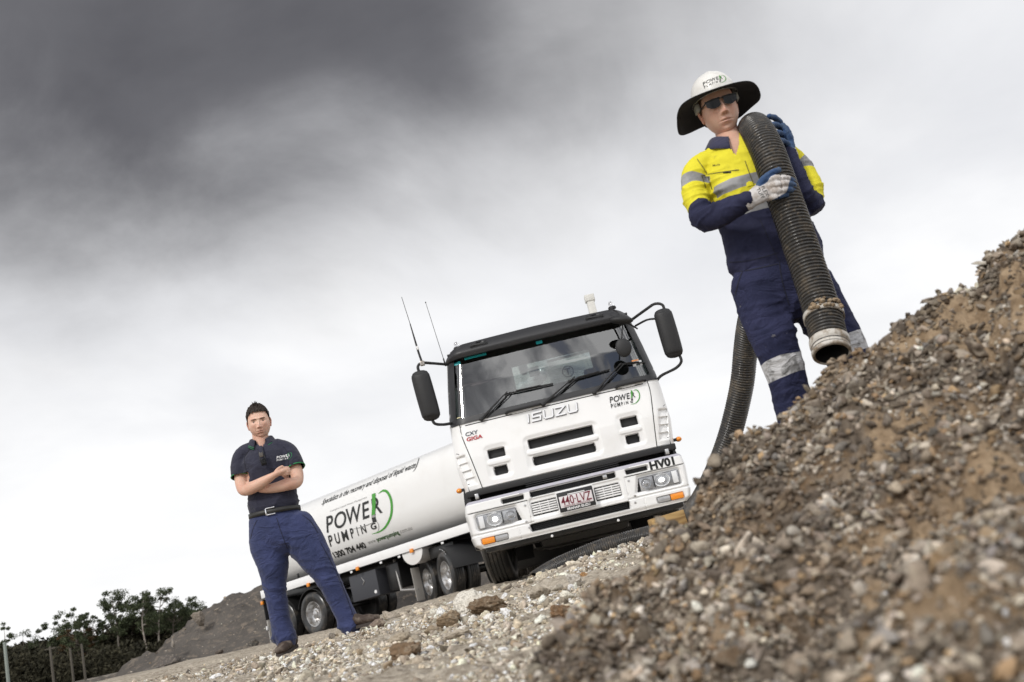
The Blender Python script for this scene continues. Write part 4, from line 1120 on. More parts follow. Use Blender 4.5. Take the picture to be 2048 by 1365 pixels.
d = np.abs(Zb-.928); dep = np.maximum(dep, .012*(d < .004)*(AX > .52)); bk2 = (d < .0042) & (AX > .52)
d = np.abs(Zb-.698); dep = np.maximum(dep, .016*sstep(.016-d, 0, .012)*(AX > .50))
d = np.abs(AX-.515); dep = np.maximum(dep, .010*(d < .0045)*(Zb < .928)*(Zb > .70))
d = np.abs(AX-.66); dep = np.maximum(dep, .006*(d < .0045)*(Zb < .69))
Yb += dep; V = np.stack([Xb, Yb, Zb-ZO], -1); Fq = grid_faces(len(zs), nx)
mi = (bk_.ravel()[Fq].sum(1) >= 3).astype(int); Cz = V.reshape(-1, 3)[Fq].mean(1); mi[(Cz[:, 2] > 1.022-ZO) & (mi == 0)] = 2
mi[(Cz[:, 2] > 1.010-ZO) & (np.abs(Cz[:, 0]) < .58) & (mi == 0)] = 2
bump_ = mesh_np('bumper', V.reshape(-1, 3), Fq[:, ::-1], None, TRUCK, mats=[white, matblk, greyband], midx=mi); bump_.data.set_sharp_from_angle(angle=math.radians(42))
def by(x): return -.06+.045*(x/1.2)**2+.42*max(0, (abs(x)/1.21-.93)/.07)**2.4
strip2 = []
for x0, x1, z in ((-1.2, -.52, .928), (.52, 1.2, .928)):
    g = G()
    V_ = [(x_, by(x_)-.0015, zz2-ZO) for x_ in np.linspace(x0, x1, 60) for zz2 in (z-.003, z+.003)]
    g.add(V_, [tuple(int(k) for k in f) for f in grid_faces(60, 2)])
    g.build('shut_line', darkv, bump_, smooth=False)
# bumper grilles
def bars(x0, x1, z0, z1, n, m, y=-.03, vert=(), th_=.008, name='grille_bar'):
    for i in range(n):
        z = z0+(z1-z0)*(i+.5)/n; G().rbox(x0, x1, y, y+.03, z-th_-ZO, z+th_-ZO, .003).build(name, m, bump_)
    for x_ in vert: G().rbox(x_-.004, x_+.004, y-.002, y+.02, z0-ZO, z1-ZO, .002).build(name, m, bump_)
bars(-.485, -.225, .765, .885, 5, whitep, -.045, (-.40, -.31)); bars(.187, .445, .765, .885, 5, whitep, -.045, (.275, .36))
g = G()
for i in range(4): bars(-.30, .36, .955, 1.01, 4, blackp, .0, (-.1, .05, .2), .004) if i == 0 else None
bars(-.52, .48, .62, .675, 3, blackp, .01, (-.3, -.1, .1, .3), .004)
G().rbox(.30, .345, -.03, .0, .96-ZO, 1.005-ZO, .005).build('bracket', steel, bump_)
# number plate
pl = G().rbox(-.212, .165, -.125, -.105, .722-ZO, .925-ZO, .012).build('number_plate', blackp, TRUCK)
G().rbox(-.222, .175, -.118, -.095, .712-ZO, .934-ZO, .015).build('plate_holder', whitep, pl)
G().rbox(-.195, .148, -.130, -.1245, .765-ZO, .880-ZO, .004).build('plate_face', platew, pl)
def flat(s, size, x, z, y, m, parent, shear=0, bold=0., sx=1., w_=None, name='lettering'):
    g = G(); mapped(text2d(s, size, shear, bold, sx=sx), lambda u, v: (x+u, y, z+v-ZO), g)
    if w_: 
        a = min(v[0] for v in g.v); b = max(v[0] for v in g.v); g.v = [(x+(v[0]-a)/(b-a)*w_, v[1], v[2]) for v in g.v]
    return g.build(name, m, parent, smooth=False)
flat('440·LVZ', .125, -.18, .788, -.1325, inkmaroon, pl, 0, .001, w_=.315, name='registration')
flat('QUEENSLAND  SUNSHINE STATE', .02, -.16, .770, -.1325, inkmaroon, pl, w_=.27, name='state_lettering')
flat('BRAHAM ISUZU', .034, -.135, .733, -.1315, whitep, pl, 0, .001, w_=.24, name='dealer_lettering')
G().rbox(-.10, .08, -.129, -.124, .884-ZO, .894-ZO, .002).build('dealer_strip', whitep, pl)
# lamps
refl = mat('reflector', (.85, .86, .88), .28, .35)
bulbm = mat('lit_bulb', (1, 1, 1), .3, fn=lambda t, b: (t.set(b.inputs['Emission Color'], (1, .97, .9, 1)), t.set(b.inputs['Emission Strength'], 6.)))
for s in (-1, 1):
    hl = G().rbox(min(s*.655, s*1.07), max(s*.655, s*1.07), .0, .012, .75-ZO, .888-ZO, .01).build('headlight', mat('lamp_shell', (.62, .62, .63), .25, .5), TRUCK)
    for cx_, rx_ in ((.72, .055), (.885, .075)):
        prof = [(-.035, rx_), (-.005, rx_*.85), (.012, rx_*.5), (.016, .01)]
        o_ = G().lathe([(h, q) for h, q in prof], 24, 'y').build('reflector_bowl', refl, hl); o_.location = (s*cx_, 0, .82-ZO); o_.scale = (1.15 if rx_ > .06 else 1, 1, .90)
        (G().ell((s*cx_, -.04, .82-ZO), (.026, .014, .022), 10).build('bulb', bulbm, hl) if rx_ > .06 else None)
    G().lathe([(-.045, .032), (-.05, .025), (-.052, .001)], 20, 'y', (s*.72, 0, .82-ZO)).build('projector_lens', lensg, hl)
    G().rbox(min(s*1.0, s*1.055), max(s*1.0, s*1.055), -.035, .0, .757-ZO, .882-ZO, .006).build('side_lens', clearp, hl)
    G().rbox(min(s*.80, s*.81), max(s*.80, s*.81), -.04, 0, .76-ZO, .88-ZO, .002).build('divider', blackp, hl)
    # one moulded clear cover
    V_ = []; 
    for x_ in np.linspace(.648, 1.078, 12):
        for z_ in np.linspace(.742, .897, 6):
            xx = max(x_, .66-(z_-.75)*.32+.035) if x_ < .7 else x_
            V_.append((s*xx, by(xx)+.008, z_-ZO))
    f_ = grid_faces(12, 6); mesh_np('lens_cover', np.array(V_), f_ if s > 0 else f_[:, ::-1], thin_glass('cover_glass', (.93, .94, .95), .06, .8) if 'cov' not in MATS else MATS['cov'], hl)
    ind = G().rbox(min(s*.79, s*.925), max(s*.79, s*.925), by(.85)-.004, by(.85)+.03, .594-ZO, .650-ZO, .010).build('fog_lamp', mat('fog_lens', (.42, .42, .42), .2, .3, coat=.6), TRUCK)
    G().rbox(min(s*.93, s*1.065), max(s*.93, s*1.065), by(1.0)-.008, by(1.0)+.03, .592-ZO, .652-ZO, .010).build('indicator_lamp', amber, TRUCK)
    mk = G().ell((s*1.21, .30, 1.215-ZO), (.035, .05, .028), 14).build('side_marker_lamp', amber, TRUCK)
    G().rbox(min(s*1.14, s*1.19), max(s*1.14, s*1.19), .27, .33, 1.20-ZO, 1.23-ZO, .005).build('marker_base', matblk, mk)
    for (x_, z_) in ((.55, .885), (.575, .72), (.56, .655)): G().lathe([(0, .012), (-.006, .012), (-.007, .004), (.002, .003)], 12, 'y', (s*x_, by(x_)-.0, z_-ZO)).build('bolt', steel, bump_)
    G().rbox(s*1.02-.02, s*1.02+.02, .0, .2, 1.06-ZO, 1.12-ZO, .01).build('step_bracket', steel, TRUCK)
# dark gap above bumper, steps, underside
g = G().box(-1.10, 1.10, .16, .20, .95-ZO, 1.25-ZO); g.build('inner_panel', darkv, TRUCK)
g = G().rbox(-1.13, 1.13, .06, .22, 1.10-ZO, 1.165-ZO, .01).build('lower_valance', matblk, TRUCK)
for i in range(4): G().box(-.5, .5, .05, .07, 1.055+.02*i-ZO, 1.062+.02*i-ZO).build('radiator_slat', blackp, TRUCK)
g = G().rbox(-1.05, 1.05, .0, .5, .50-ZO, .62-ZO, .03).build('front_beam', chass, TRUCK)
for s in (-.43, .43): G().rbox(s-.04, s+.04, .3, 8.6, .75-ZO, 1.0-ZO, .01).build('chassis_rail', chass, TRUCK)
G().rbox(-.5, .5, .7, 2.2, .42-ZO, 1.0-ZO, .08).build('engine', chass, TRUCK)
for sx_ in (-1, 1): G().rbox(sx_*.9-.28, sx_*.9+.28, .25, .6, .55-ZO, .95-ZO, .05).build('step_box', chass, TRUCK)
G().ell((-.35, -.02, .52-ZO), (.015, .01, .015), 8).build('tow_pin', whitep, TRUCK); G().ell((.35, -.02, .52-ZO), (.015, .01, .015), 8).build('tow_pin', whitep, TRUCK)
put_wheel(TRUCK, -1.13, 1.35, TYRE_R, math.radians(-4)-PI/2); put_wheel(TRUCK, 1.13, 1.33, TYRE_R, math.radians(-4)+PI/2)
for s in (-1, 1): G().rbox(min(s*.62, s*1.2), max(s*.62, s*1.2), 2.05, 2.08, .22, 1.0, .01).build('mud_flap', matblk, TRUCK)  # flaps added to darken the view beneath the truck
G().rbox(-1.15, 1.15, 4.7, 4.85, .12, 1.0, .03).build('shade_panel', chass, TRUCK)  # dark panel added to stand in for the shade under the truck
G().rbox(-.62, .62, 2.1, 3.2, .30, .95, .1).build('gearbox', chass, TRUCK)  # gearbox and fuel tank, likewise added to fill the underside with dark
G().rbox(-1.15, -.5, 2.4, 4.6, .35, 1.0, .1).build('fuel_tank', chass, TRUCK)
G().rbox(.5, 1.15, 2.4, 4.6, .35, 1.0, .1).build('battery_box', chass, TRUCK)
G().tube([(-.9, 1.35, TYRE_R), (.9, 1.35, TYRE_R)], .08, 10).build('front_axle', chass, TRUCK)
for yy in (5.9, 7.2):
    for (xx, yaw) in ((-1.2, -PI/2+PI), (-.86, PI/2), (1.2, -PI/2), (.86, -PI/2)):
        put_wheel(TRUCK, xx, yy, TYRE_R, -PI/2 if xx < 0 else PI/2)
G().rbox(-1.1, 1.1, 4.9, 8.2, 1.08-ZO, 1.25-ZO, .04).build('rear_guard', chass, TRUCK)
for s in (-1, 1): arch(0, 0, .60, .64, 15, 165, 'mudguard', matblk, TRUCK).matrix_local = Matrix.Translation((s*.93, 1.35, 0)) @ Matrix.Rotation(PI/2, 4, 'Z') @ Matrix.Translation((0, -.3, 0))
# vessel and pipes behind the cab, seen through the rear window
ves = G().lathe([(2.95, .001), (2.97, .45), (3.02, .72), (3.12, .90), (3.3, .98), (8.4, .98), (8.6, .7), (8.65, .001)], 56, 'y').build('vessel', tankw, TRUCK); ves.location = (0, 0, 2.22-ZO); ves.scale = (1, 1, 1.0)
pw = G().tube(cr_interp(np.array([(-.55, 2.7, 1.9-ZO), (-.42, 2.70, 2.40-ZO), (-.30, 2.68, 2.56-ZO), (-.12, 2.68, 2.60-ZO), (.02, 2.70, 2.72-ZO), (.03, 2.72, 2.88-ZO), (-.02, 2.78, 3.1-ZO)]), 8), .085, 14).build('white_pipe', tankw, TRUCK)
G().tube([(-.22, 2.6, 2.86-ZO), (-.22, 2.75, 2.80-ZO)], .06, 12).build('valve', mat('valve_grey', (.3, .3, .3), .5), TRUCK)
G().rbox(-.16, -.02, 2.5, 2.56, 2.66-ZO, 2.78-ZO, .01).build('control_box', mat('ctl_grey', (.2, .2, .2), .5), TRUCK)
G().tube([(.0, 2.85, 2.88-ZO), (.9, 2.85, 2.90-ZO)], .03, 8).build('pipe_rail', steel, TRUCK)
g = G(); mapped(text2d('T', .14, 0, .004), lambda u, v: (.32+u, 2.94, 2.64+v-ZO), g)
mapped(poly2d(crescent(.365, 2.69, .075, .075, 0, 350, lambda t: .008, 24)), lambda u, v: (u, 2.938, v-ZO), g); g.build('vessel_mark', ink, TRUCK, smooth=False)
ex = G().rbox(.80, .90, 2.35, 2.47, 1.2-ZO, 3.47-ZO, .015).build('exhaust_stack', mat('stack_grey', (.62, .61, .57), .5), TRUCK)
G().rbox(.785, .915, 2.34, 2.48, 3.44-ZO, 3.53-ZO, .01).build('stack_cap', MATS['stack_grey'], ex)
# door mirrors
def mirror(s, x0t, x0b, zt, zb, top_pts, bot_pts, extra=None):
    y = .12; g = G()
    def rl(x, z, hw, hd): return ((x, y, z-ZO), hw, hd)
    g.loft([rl(x0t, zt-.02, .082, .05), rl(x0t*.97+x0b*.03, zt-.06, .092, .07), rl((x0t+x0b)/2, (zt+zb)/2, .095, .08), rl(x0b, zb+.06, .092, .07), rl(x0b, zb+.02, .082, .05)], 20, 5)
    V = np.array(g.v)
    # squarer section
    c = np.array([0, y, 0]); dx = V[:, 0]-np.interp(V[:, 2]+ZO, [zb, zt], [x0b, x0t]); dy = V[:, 1]-y
    V[:, 0] += np.sign(dx)*np.abs(dx)*.10; g.v = [tuple(v) for v in V]
    mo = g.build('door_mirror', matblk, TRUCK)
    G().rbox(x0t*.5+x0b*.5-.075, x0t*.5+x0b*.5+.075, y+.078, y+.086, zb+.06-ZO, zt-.06-ZO, .01).build('mirror_glass', mirrorm, mo)
    for pts in (top_pts, bot_pts): G().tube(cr_interp(np.array([(a, yy, b-ZO) for a, b, yy in pts]), 6), .016, 8).build('mirror_arm', matblk, mo)
    return mo
mirror(-1, -1.345, -1.32, 2.545, 2.015, [(-1.345, 2.53, .12), (-1.35, 2.61, .12), (-1.30, 2.645, .14), (-1.2, 2.63, .2), (-1.045, 2.61, .36)], [(-1.32, 2.03, .12), (-1.30, 1.96, .12), (-1.22, 1.935, .16), (-1.10, 1.93, .25), (-1.08, 1.86, .3)])
mr = mirror(1, 1.375, 1.38, 2.595, 2.075, [(1.40, 2.58, .12), (1.395, 2.655, .12), (1.32, 2.69, .14), (1.22, 2.665, .2), (1.05, 2.62, .36)], [(1.43, 2.08, .12), (1.43, 2.0, .12), (1.36, 1.95, .16), (1.2, 1.92, .25), (1.12, 1.86, .3)])
G().tube(cr_interp(np.array([(1.30, .12, 2.52-ZO), (1.2, .18, 2.545-ZO), (1.08, .32, 2.54-ZO)]), 5), .012, 6).build('mirror_arm', matblk, mr)
# round close-view mirrors on the viewer's right corner
rm_ = G().tube(cr_interp(np.array([(.84, .25, 2.79-ZO), (.90, .14, 2.70-ZO), (.925, .08, 2.60-ZO)]), 5), .010, 6)
rm_.tube(cr_interp(np.array([(1.08, .25, 2.49-ZO), (1.0, .1, 2.52-ZO), (.93, .06, 2.56-ZO)]), 5), .010, 6)
rm_.tube([(.925, .05, 2.56-ZO), (.855, .0, 2.36-ZO)], .008, 6); rmo = rm_.build('corner_mirror_arm', matblk, TRUCK)
e_ = G(); e_.ell((0, 0, 0), (.125, .07, .045), 20); eo = e_.build('mirror_back', matblk, rmo); eo.location = (.915, .04, 2.575-ZO); eo.rotation_euler = (0, math.radians(14), 0)
e_ = G(); e_.ell((0, 0, 0), (.085, .035, .105), 24); eo = e_.build('round_mirror', matblk, rmo); eo.location = (.85, -.03, 2.265-ZO)
# aerials on the left mirror arm
a_ = G().tube([(-1.295, .12, 2.64-ZO), (-1.31, .12, 2.76-ZO)], .012, 8); a_.tube([(-1.31, .12, 2.76-ZO), (-1.335, .12, 3.10-ZO)], [.012, .006], 8); ao = a_.build('aerial', matblk, TRUCK)
G().tube([(-1.335, .12, 3.10-ZO), (-1.365, .12, 3.42-ZO)], [.0035, .003], 6).build('whip', matblk, ao); G().tube([(-1.31, .12, 2.80-ZO), (-1.312, .12, 2.83-ZO)], .014, 8).build('collar', whitep, ao)
G().rbox(-1.32, -1.27, .09, .15, 2.61-ZO, 2.66-ZO, .008).build('bracket', steel, ao)
a_ = G().tube([(-1.07, .35, 2.60-ZO), (-1.075, .34, 2.68-ZO)], .008, 6); a_.tube([(-1.075, .34, 2.68-ZO), (-1.135, .34, 3.36-ZO)], [.0035, .0025], 6); a_.ell((-1.135, .34, 3.36-ZO), (.008, .008, .01), 6); a_.build('aerial', matblk, TRUCK)
# badges and lettering on the hood
def hood(u, v, lay=0): return (u, cy_at(u, v)-.006-.001*lay, v-ZO)
def bigword(s, x0, x1, z0, h, m, name, slope=0., shear=0., bold=.0, lift=0., cut_=.06):
    g = G(); bm = text2d(s, 1., shear, bold, cut=0); a = min(v.co.x for v in bm.verts); b = max(v.co.x for v in bm.verts); c = min(v.co.y for v in bm.verts); d = max(v.co.y for v in bm.verts)
    for v in bm.verts: v.co.x = x0+(v.co.x-a)/(b-a)*(x1-x0); v.co.y = z0+(v.co.y-c)/(d-c)*h
    cut2d(bm, cut_); mapped(bm, lambda u, v: (lambda p: (p[0], p[1]-lift, p[2]))(hood(u, v)), g); return g.build(name, m, TRUCK, smooth=False)
# raised bright badge built from strokes
bg = G(); bh = .084
def stroke(pts):
    V_ = []; P = np.array(pts)
    for (x_, z_) in P: V_.append((x_, z_))
    for i in range(len(P)-1):
        (xa, za), (xb, zb) = P[i], P[i+1]; dx, dz = xb-xa, zb-za; l = math.hypot(dx, dz); nx_, nz_ = -dz/l*.0085, dx/l*.0085; ex, ez = dx/l*.007, dz/l*.007
        q = [(xa-ex+nx_, za-ez+nz_), (xa-ex-nx_, za-ez-nz_), (xb+ex-nx_, zb+ez-nz_), (xb+ex+nx_, zb+ez+nz_)]
        lo = [(u, cy_at(u, v)-.002, v-ZO) for u, v in q]; hi = [(u, cy_at(u, v)-.016-.0005*i, v-ZO) for u, v in q]
        bg.add(hi, [(0, 1, 2, 3)]); bg.add([(a[0]+.005, a[1]-.001, a[2]-.006) for a in lo]+hi, [(0, 4, 7, 3), (1, 2, 6, 5), (0, 1, 5, 4), (2, 3, 7, 6)], 1)  # black sides skewed down right: dark outline and shadow built into the letters
x0 = -.30; z0 = 1.735
def LT(ch, x, sl):
    w_ = .098; h = bh; z = z0
    if ch == 'I': stroke([(x, z), (x+.012, z+h)])
    if ch == 'S': stroke([(x, z), (x+w_-.01, z), (x+w_+.0, z+h/2), (x+.012, z+h/2), (x+.016, z+h), (x+w_+.01, z+h)])
    if ch == 'U': stroke([(x+.012, z+h), (x+.002, z+.012), (x+.012, z), (x+w_-.015, z), (x+w_-.003, z+.012), (x+w_+.006, z+h)])
    if ch == 'Z': stroke([(x+.01, z+h), (x+w_+.01, z+h), (x, z), (x+w_, z)])
for ch, xx in zip('ISUZU', (-.318, -.275, -.145, -.015, .118)): LT(ch, xx, 0)
bg.build('maker_badge', None, TRUCK, smooth=False, mats=[mat('badge_silver', (.86, .86, .87), .3, .3), blackp])
bigword('CXY', -1.005, -.865, 1.745, .042, inkgrey if False else mat('blue_grey_print', (.05, .065, .085), .3), 'model_lettering', shear=.1, bold=.02)
bigword('GIGA', -1.005, -.83, 1.688, .042, inkred, 'model_lettering', shear=.1, bold=.03)
g = G(); logo(lambda u, v, lay=0: hood(.575+u*.285, 1.665+v*.34, lay), g, .06, small=False); g.build('company_logo', None, TRUCK, smooth=False, mats=[ink, inkgreen, inkgrey, inkdkgreen])
g = G(); bm = text2d('HV01', 1., 0, .05); a = min(v.co.x for v in bm.verts); b = max(v.co.x for v in bm.verts); d = max(v.co.y for v in bm.verts)
for v in bm.verts: v.co.x = .80+(v.co.x-a)/(b-a)*.262; v.co.y = .944+v.co.y/d*.084
cut2d(bm, .04); mapped(bm, lambda u, v: (u, by(u)-.002, v-ZO), g); g.build('fleet_number', ink, TRUCK, smooth=False)
for o_ in TRUCK.children:
    pass
# timber block in front of the right wheel
tbm = mat('timber', (.45, .29, .12), .8, fn=lambda t, b: (t.set(b.inputs['Base Color'], t.mix(t.ss(t.noise(4, t.scalev(t.obj(), (1, 8, 8)), 5), .35, .65), (.50, .33, .14), (.30, .18, .07))), t.set(b.inputs['Normal'], t.bump(t.noise(30, t.scalev(t.obj(), (.3, 2, 2)), 4), .5, .01))))
c = at(1336, 1044, 7.0)
tk_ = G().rbox(-.12, .12, -.06, .06, 0, .10, .008).build('timber_block', tbm); tk_.location = (c[0]+.0, 7.0, c[2]-.05); tk_.rotation_euler = (0, math.radians(-4), math.radians(8))
tag(tk_, 'short block of yellow timber lying on the rubble before the truck bumper', 'timber block')

# ------------------------------------------------------------------ people
def _skin(t, b):
    a = t.attr('Col').outputs[0]; o = t.obj(); n = t.noise(60, o, 4, .6); n2 = t.noise(9, o, 3)
    c = t.mix(t.math('MULTIPLY', t.ss(n2, .4, .65), .40), a, (.56, .27, .19)); c = t.mix(t.math('MULTIPLY', t.ss(t.noise(150, o, 3), .5, .7), .18), c, (.30, .18, .13)); t.set(b.inputs['Base Color'], c)
    t.set(b.inputs['Normal'], t.bump(n, .15, .002)); b.inputs['Subsurface Weight'].default_value = .12; b.inputs['Subsurface Scale'].default_value = .008
    b.inputs['Subsurface Radius'].default_value = (1, .35, .2)
skinm = mat('skin', (.6, .38, .28), .5, fn=_skin, spec=.35)
SK = np.array([.66, .435, .335])
def head_arrays(style):
    bm = bmesh.new(); bmesh.ops.create_icosphere(bm, subdivisions=7, radius=1); bm.verts.index_update()
    N = np.array([v.co[:] for v in bm.verts]); Fc = np.array([[v.index for v in f.verts] for f in bm.faces]); bm.free()
    nx, ny, nz = N.T
    fr = np.clip(-ny, 0, 1); t = np.clip(-nz, 0, 1)
    X = .0745*np.sign(nx)*np.abs(nx)**.88; Y = np.where(ny < 0, -.090*np.abs(ny)**.74, .104*ny); Z = np.where(nz > 0, .118*nz, .113*np.sign(nz)*np.abs(nz)**.93)
    X *= 1-(.20 if style == 'A' else .27)*t**2.6+.02*np.exp(-((nz+.35)/.25)**2); Y = np.where(ny > 0, Y*(1-.5*t), Y*(1-.06*t))
    Y += .014*np.clip(nz, 0, 1)**2*fr*1.2
    f = sstep(fr, .12, .45)
    def g(x0, sx, z0, sz): return np.exp(-((np.abs(X)-x0)/sx)**2-((Z-z0)/sz)**2)
    D = np.zeros(len(N))
    na = (.023 if style == 'A' else .028)*sstep(Z, .016, -.036)*sstep(Z, -.0495, -.040)
    D += na*np.exp(-(X/(.0075+.0045*sstep(Z, 0, -.036)))**2)
    D += .010*g(.0125, .0058, -.040, .0065)
    D -= .0105*g(.0305, .0165, .002, .0090); D += .0035*g(.0305, .011, -.0005, .0055)
    D += .0065*g(.026, .021, .0185, .0062)+.003*g(0, .02, .02, .008)
    D += .004*g(.044, .02, -.022, .016); D += .0055*g(0, .028, -.064, .020)
    D += .0042*g(0, .0175, -.0615, .0034)-.0055*g(0, .0235, -.0672, .0017)+.0055*g(0, .0150, -.0735, .0042)
    D -= .0050*g(0, .020, -.0835, .0055); D += .0085*g(0, .018, -.099, .0105)
    D -= .003*g(.028, .006, -.058, .012)   # smile fold
    Y = Y-D*f
    V = np.stack([X, Y, Z], 1)
    C = np.tile(SK*(1.10 if style == 'A' else 1.), (len(V), 1))
    def mixc(m, col): C[:] = C*(1-m[:, None])+np.array(col)*m[:, None]
    mixc(.45*f*g(.040, .022, -.028, .018), (.62, .30, .23)); mixc(.5*f*g(0, .012, -.038, .010), (.62, .30, .24))
    lip = f*np.clip(g(0, .0235, -.0615, .0032)+g(0, .0205, -.0735, .0046), 0, 1); mixc(.6*lip, (.52, .25, .21))
    mixc(.8*f*g(0, .0235, -.0672, .0012), (.16, .07, .06))
    mixc(.92*f*sstep(np.exp(-((np.abs(X)-.031)/.018)**4-((Z-.0165-.10*(.031-np.abs(X))*-.5)/.0046)**2), .15, .6), (.09, .05, .03))
    mixc(.55*f*g(.0305, .015, .006, .0035), (.25, .13, .09)); mixc(.5*f*g(.0305, .013, -.0065, .003), (.42, .22, .17))
    mixc(.6*f*g(.006, .0035, -.0465, .0025), (.18, .08, .06))
    st = f*sstep(Z, -.045, -.07)*(1-lip)
    mixc((.10 if style == 'A' else .08)*st, (.34, .22, .17))
    # ears
    E = G()
    for s in (-1, 1):
        E.loft([((s*.0745, .010, -.034), .007, .006), ((s*.078, .014, -.016), .011, .0065), ((s*.082, .018, .004), .015, .006), ((s*.080, .014, .020), .011, .005)], 16, 5, side=(0, 1, 0))
    EV = np.array(E.v); EF = np.array([[f_[0], f_[1], f_[2]] for f_ in E.f if len(f_) == 4]+[[f_[0], f_[2], f_[3]] for f_ in E.f if len(f_) == 4])
    Vall = np.concatenate([V, EV]); Fall = np.concatenate([Fc, EF+len(V)]); Call = np.concatenate([C, np.tile([.58, .30, .23], (len(EV), 1))])
    return Vall, Fall, Call, len(V), Fc
def person_body(name, g, voxel, parent, headV, headF, headC):
    o = remesh(g, name, voxel, skinm, parent, 2)
    V, N = getco(o); me = o.data
    nf = len(me.polygons); q = np.empty(len(me.loops), np.int32); me.loops.foreach_get('vertex_index', q); ls = np.empty(nf, np.int32); lt = np.empty(nf, np.int32)
    me.polygons.foreach_get('loop_start', ls); me.polygons.foreach_get('loop_total', lt)
    quads = np.array([q[a:a+4] for a, b in zip(ls, lt) if b == 4]); tris = np.concatenate([quads[:, [0, 1, 2]], quads[:, [0, 2, 3]]])
    Va = np.concatenate([V, headV]); Fa = np.concatenate([tris, headF+len(V)]); Ca = np.concatenate([np.tile(SK*np.array([.98, .94, .92]), (len(V), 1)), headC])
    bpy.data.objects.remove(o)
    o = mesh_np(name, Va, Fa, skinm, parent); ca = o.data.color_attributes.new('Col', 'FLOAT_COLOR', 'POINT')
    c4 = np.ones((len(Va), 4), np.float32); c4[:, :3] = Ca; ca.data.foreach_set('color', c4.ravel()); return o
def wrinkle(o, amp, sc, seed, mask=None, direction=None):
    V, N = getco(o); P = V*np.array(sc)
    P = P+.6*np.stack([vnoise(V*5, seed+50), vnoise(V*5, seed+51), vnoise(V*5, seed+52)], 1)
    r = 1-np.abs(vnoise(P, seed)); r2 = 1-np.abs(vnoise(P*2.1+7, seed+1))
    d = amp*1.35*((r**4-.3)+.45*(r2**4-.3))
    if mask is not None: d = d*mask(V)
    setco(o, V+N*d[:, None])
def drop_faces(o, cond):
    """delete faces whose centre meets cond(centres)"""
    bm = bmesh.new(); bm.from_mesh(o.data); C = np.array([f.calc_center_median()[:] for f in bm.faces]); k = cond(C)
    bmesh.ops.delete(bm, geom=[f for f, q in zip(bm.faces, k) if q], context='FACES'); bm.to_mesh(o.data); bm.free()
def pxof(V):
    d = V-CAM; z = d@fw; return 1024+F*(d@cr)/z, 682.5-F*(d@cu)/z
def hair_cap(V, Fc, cond, lift, parent, m, Mh, seed=1, spikes=None, name='hair'):
    keep = cond(V)[Fc].all(1); N = V/np.linalg.norm(V, axis=1)[:, None]
    n = fbm(V*np.array([130, 130, 60]), 3, seed)
    H = V+N*(lift(V)*(1+.35*n))[:, None]
    W_ = H@np.array(Mh.to_3x3()).T+np.array(Mh.translation); used = np.unique(Fc[keep]); mp = -np.ones(len(V), int); mp[used] = np.arange(len(used))
    Va = W_[used]; Fa = mp[Fc[keep]]
    if spikes:
        SV = []; SF = []
        rg = np.random.default_rng(seed)
        for i in range(spikes):
            a = rg.uniform(-1, 1); b = rg.uniform(0, 1); x = .062*a*(1-.3*b); y = -.062+.125*b; zz_s = .109*math.sqrt(max(.05, 1-(x/.082)**2-(y/.115)**2))
            p = np.array([x, y, zz_s+.002]); L_ = (.010+.034*math.exp(-(x/.024)**2)*math.exp(-((y+.03)/.05)**2))*rg.uniform(.6, 1.15)
            d = np.array([x*1.5*-1*.4+rg.normal()*.25, -.25+rg.normal()*.3, 1.]); d /= np.linalg.norm(d); e = np.cross(d, rg.normal(size=3)); e /= np.linalg.norm(e); w_ = .0032
            q = [p-e*w_, p+e*w_, p+d*L_*.6+e*w_*.6, p+d*L_, p+d*L_*.6-e*w_*.6]; b0 = len(Va)+len(SV)
            SV += q; SF += [[b0, b0+1, b0+2], [b0, b0+2, b0+4], [b0+4, b0+2, b0+3]]
        SV = np.array(SV)@np.array(Mh.to_3x3()).T+np.array(Mh.translation); Va = np.concatenate([Va, SV]); Fa = np.concatenate([Fa, np.array(SF)])
    return mesh_np(name, Va, Fa, m, parent)
def eyes(Mh, parent, y=-.0775, r=(.0125, .006, .0042), iris=(.06, .045, .03)):
    em = mat('eye_white', (.17, .12, .10), .4); im = mat('eye_iris', iris, .2)
    for s in (-1, 1):
        g = G(); g.ell((0, 0, 0), r, 16); o = g.build('eye', em, parent); o.matrix_world = Mh @ Matrix.Translation((s*.0305, y, .0005))
        g = G(); g.ell((0, 0, 0), (.0056, .0035, .0040), 12); i = g.build('iris', im, o); i.matrix_local = Matrix.Translation((0, -.0038, 0))
def collar(c, r, up, back_tilt, m, parent, gap=.5, drop=.04, flare=.035, trim=None, yaw=0., front_drop=.03):
    g = G(); V = []; n = 40; A = np.linspace(-PI/2+gap, 3*PI/2-gap, n)
    for a in A:
        f = max(0, -math.sin(a))
        cx_, cy_ = math.cos(a+yaw), math.sin(a+yaw)
        base = np.array([c[0]+cx_*r, c[1]+cy_*r*1.05, c[2]-front_drop*f**2+back_tilt*max(0, math.sin(a))])
        for (dr, dz) in ((.004, -.015), (0, up*.6), (.003, up), (.012, up*.85), (flare*.8, -drop*.35-.005*f), (flare+.012*f, -drop-.022*f**3)):
            V.append(base+np.array([cx_*dr, cy_*dr, dz]))
    g.add(V, [tuple(int(k) for k in f_) for f_ in grid_faces(n, 6)])
    o = g.build('collar', m, parent); s = o.modifiers.new('s', 'SOLIDIFY'); s.thickness = .003
    if trim:
        for q in (5,):
            G().tube([V[i*6+q] for i in range(n)], .0028, 6).build('collar_trim', trim, o)
        G().tube([(np.array(V[i*6+4])*.4+np.array(V[i*6+5])*.6)+np.array([0, -.002, .001]) for i in range(n)], .0022, 6).build('collar_trim', trim, o)
    return o
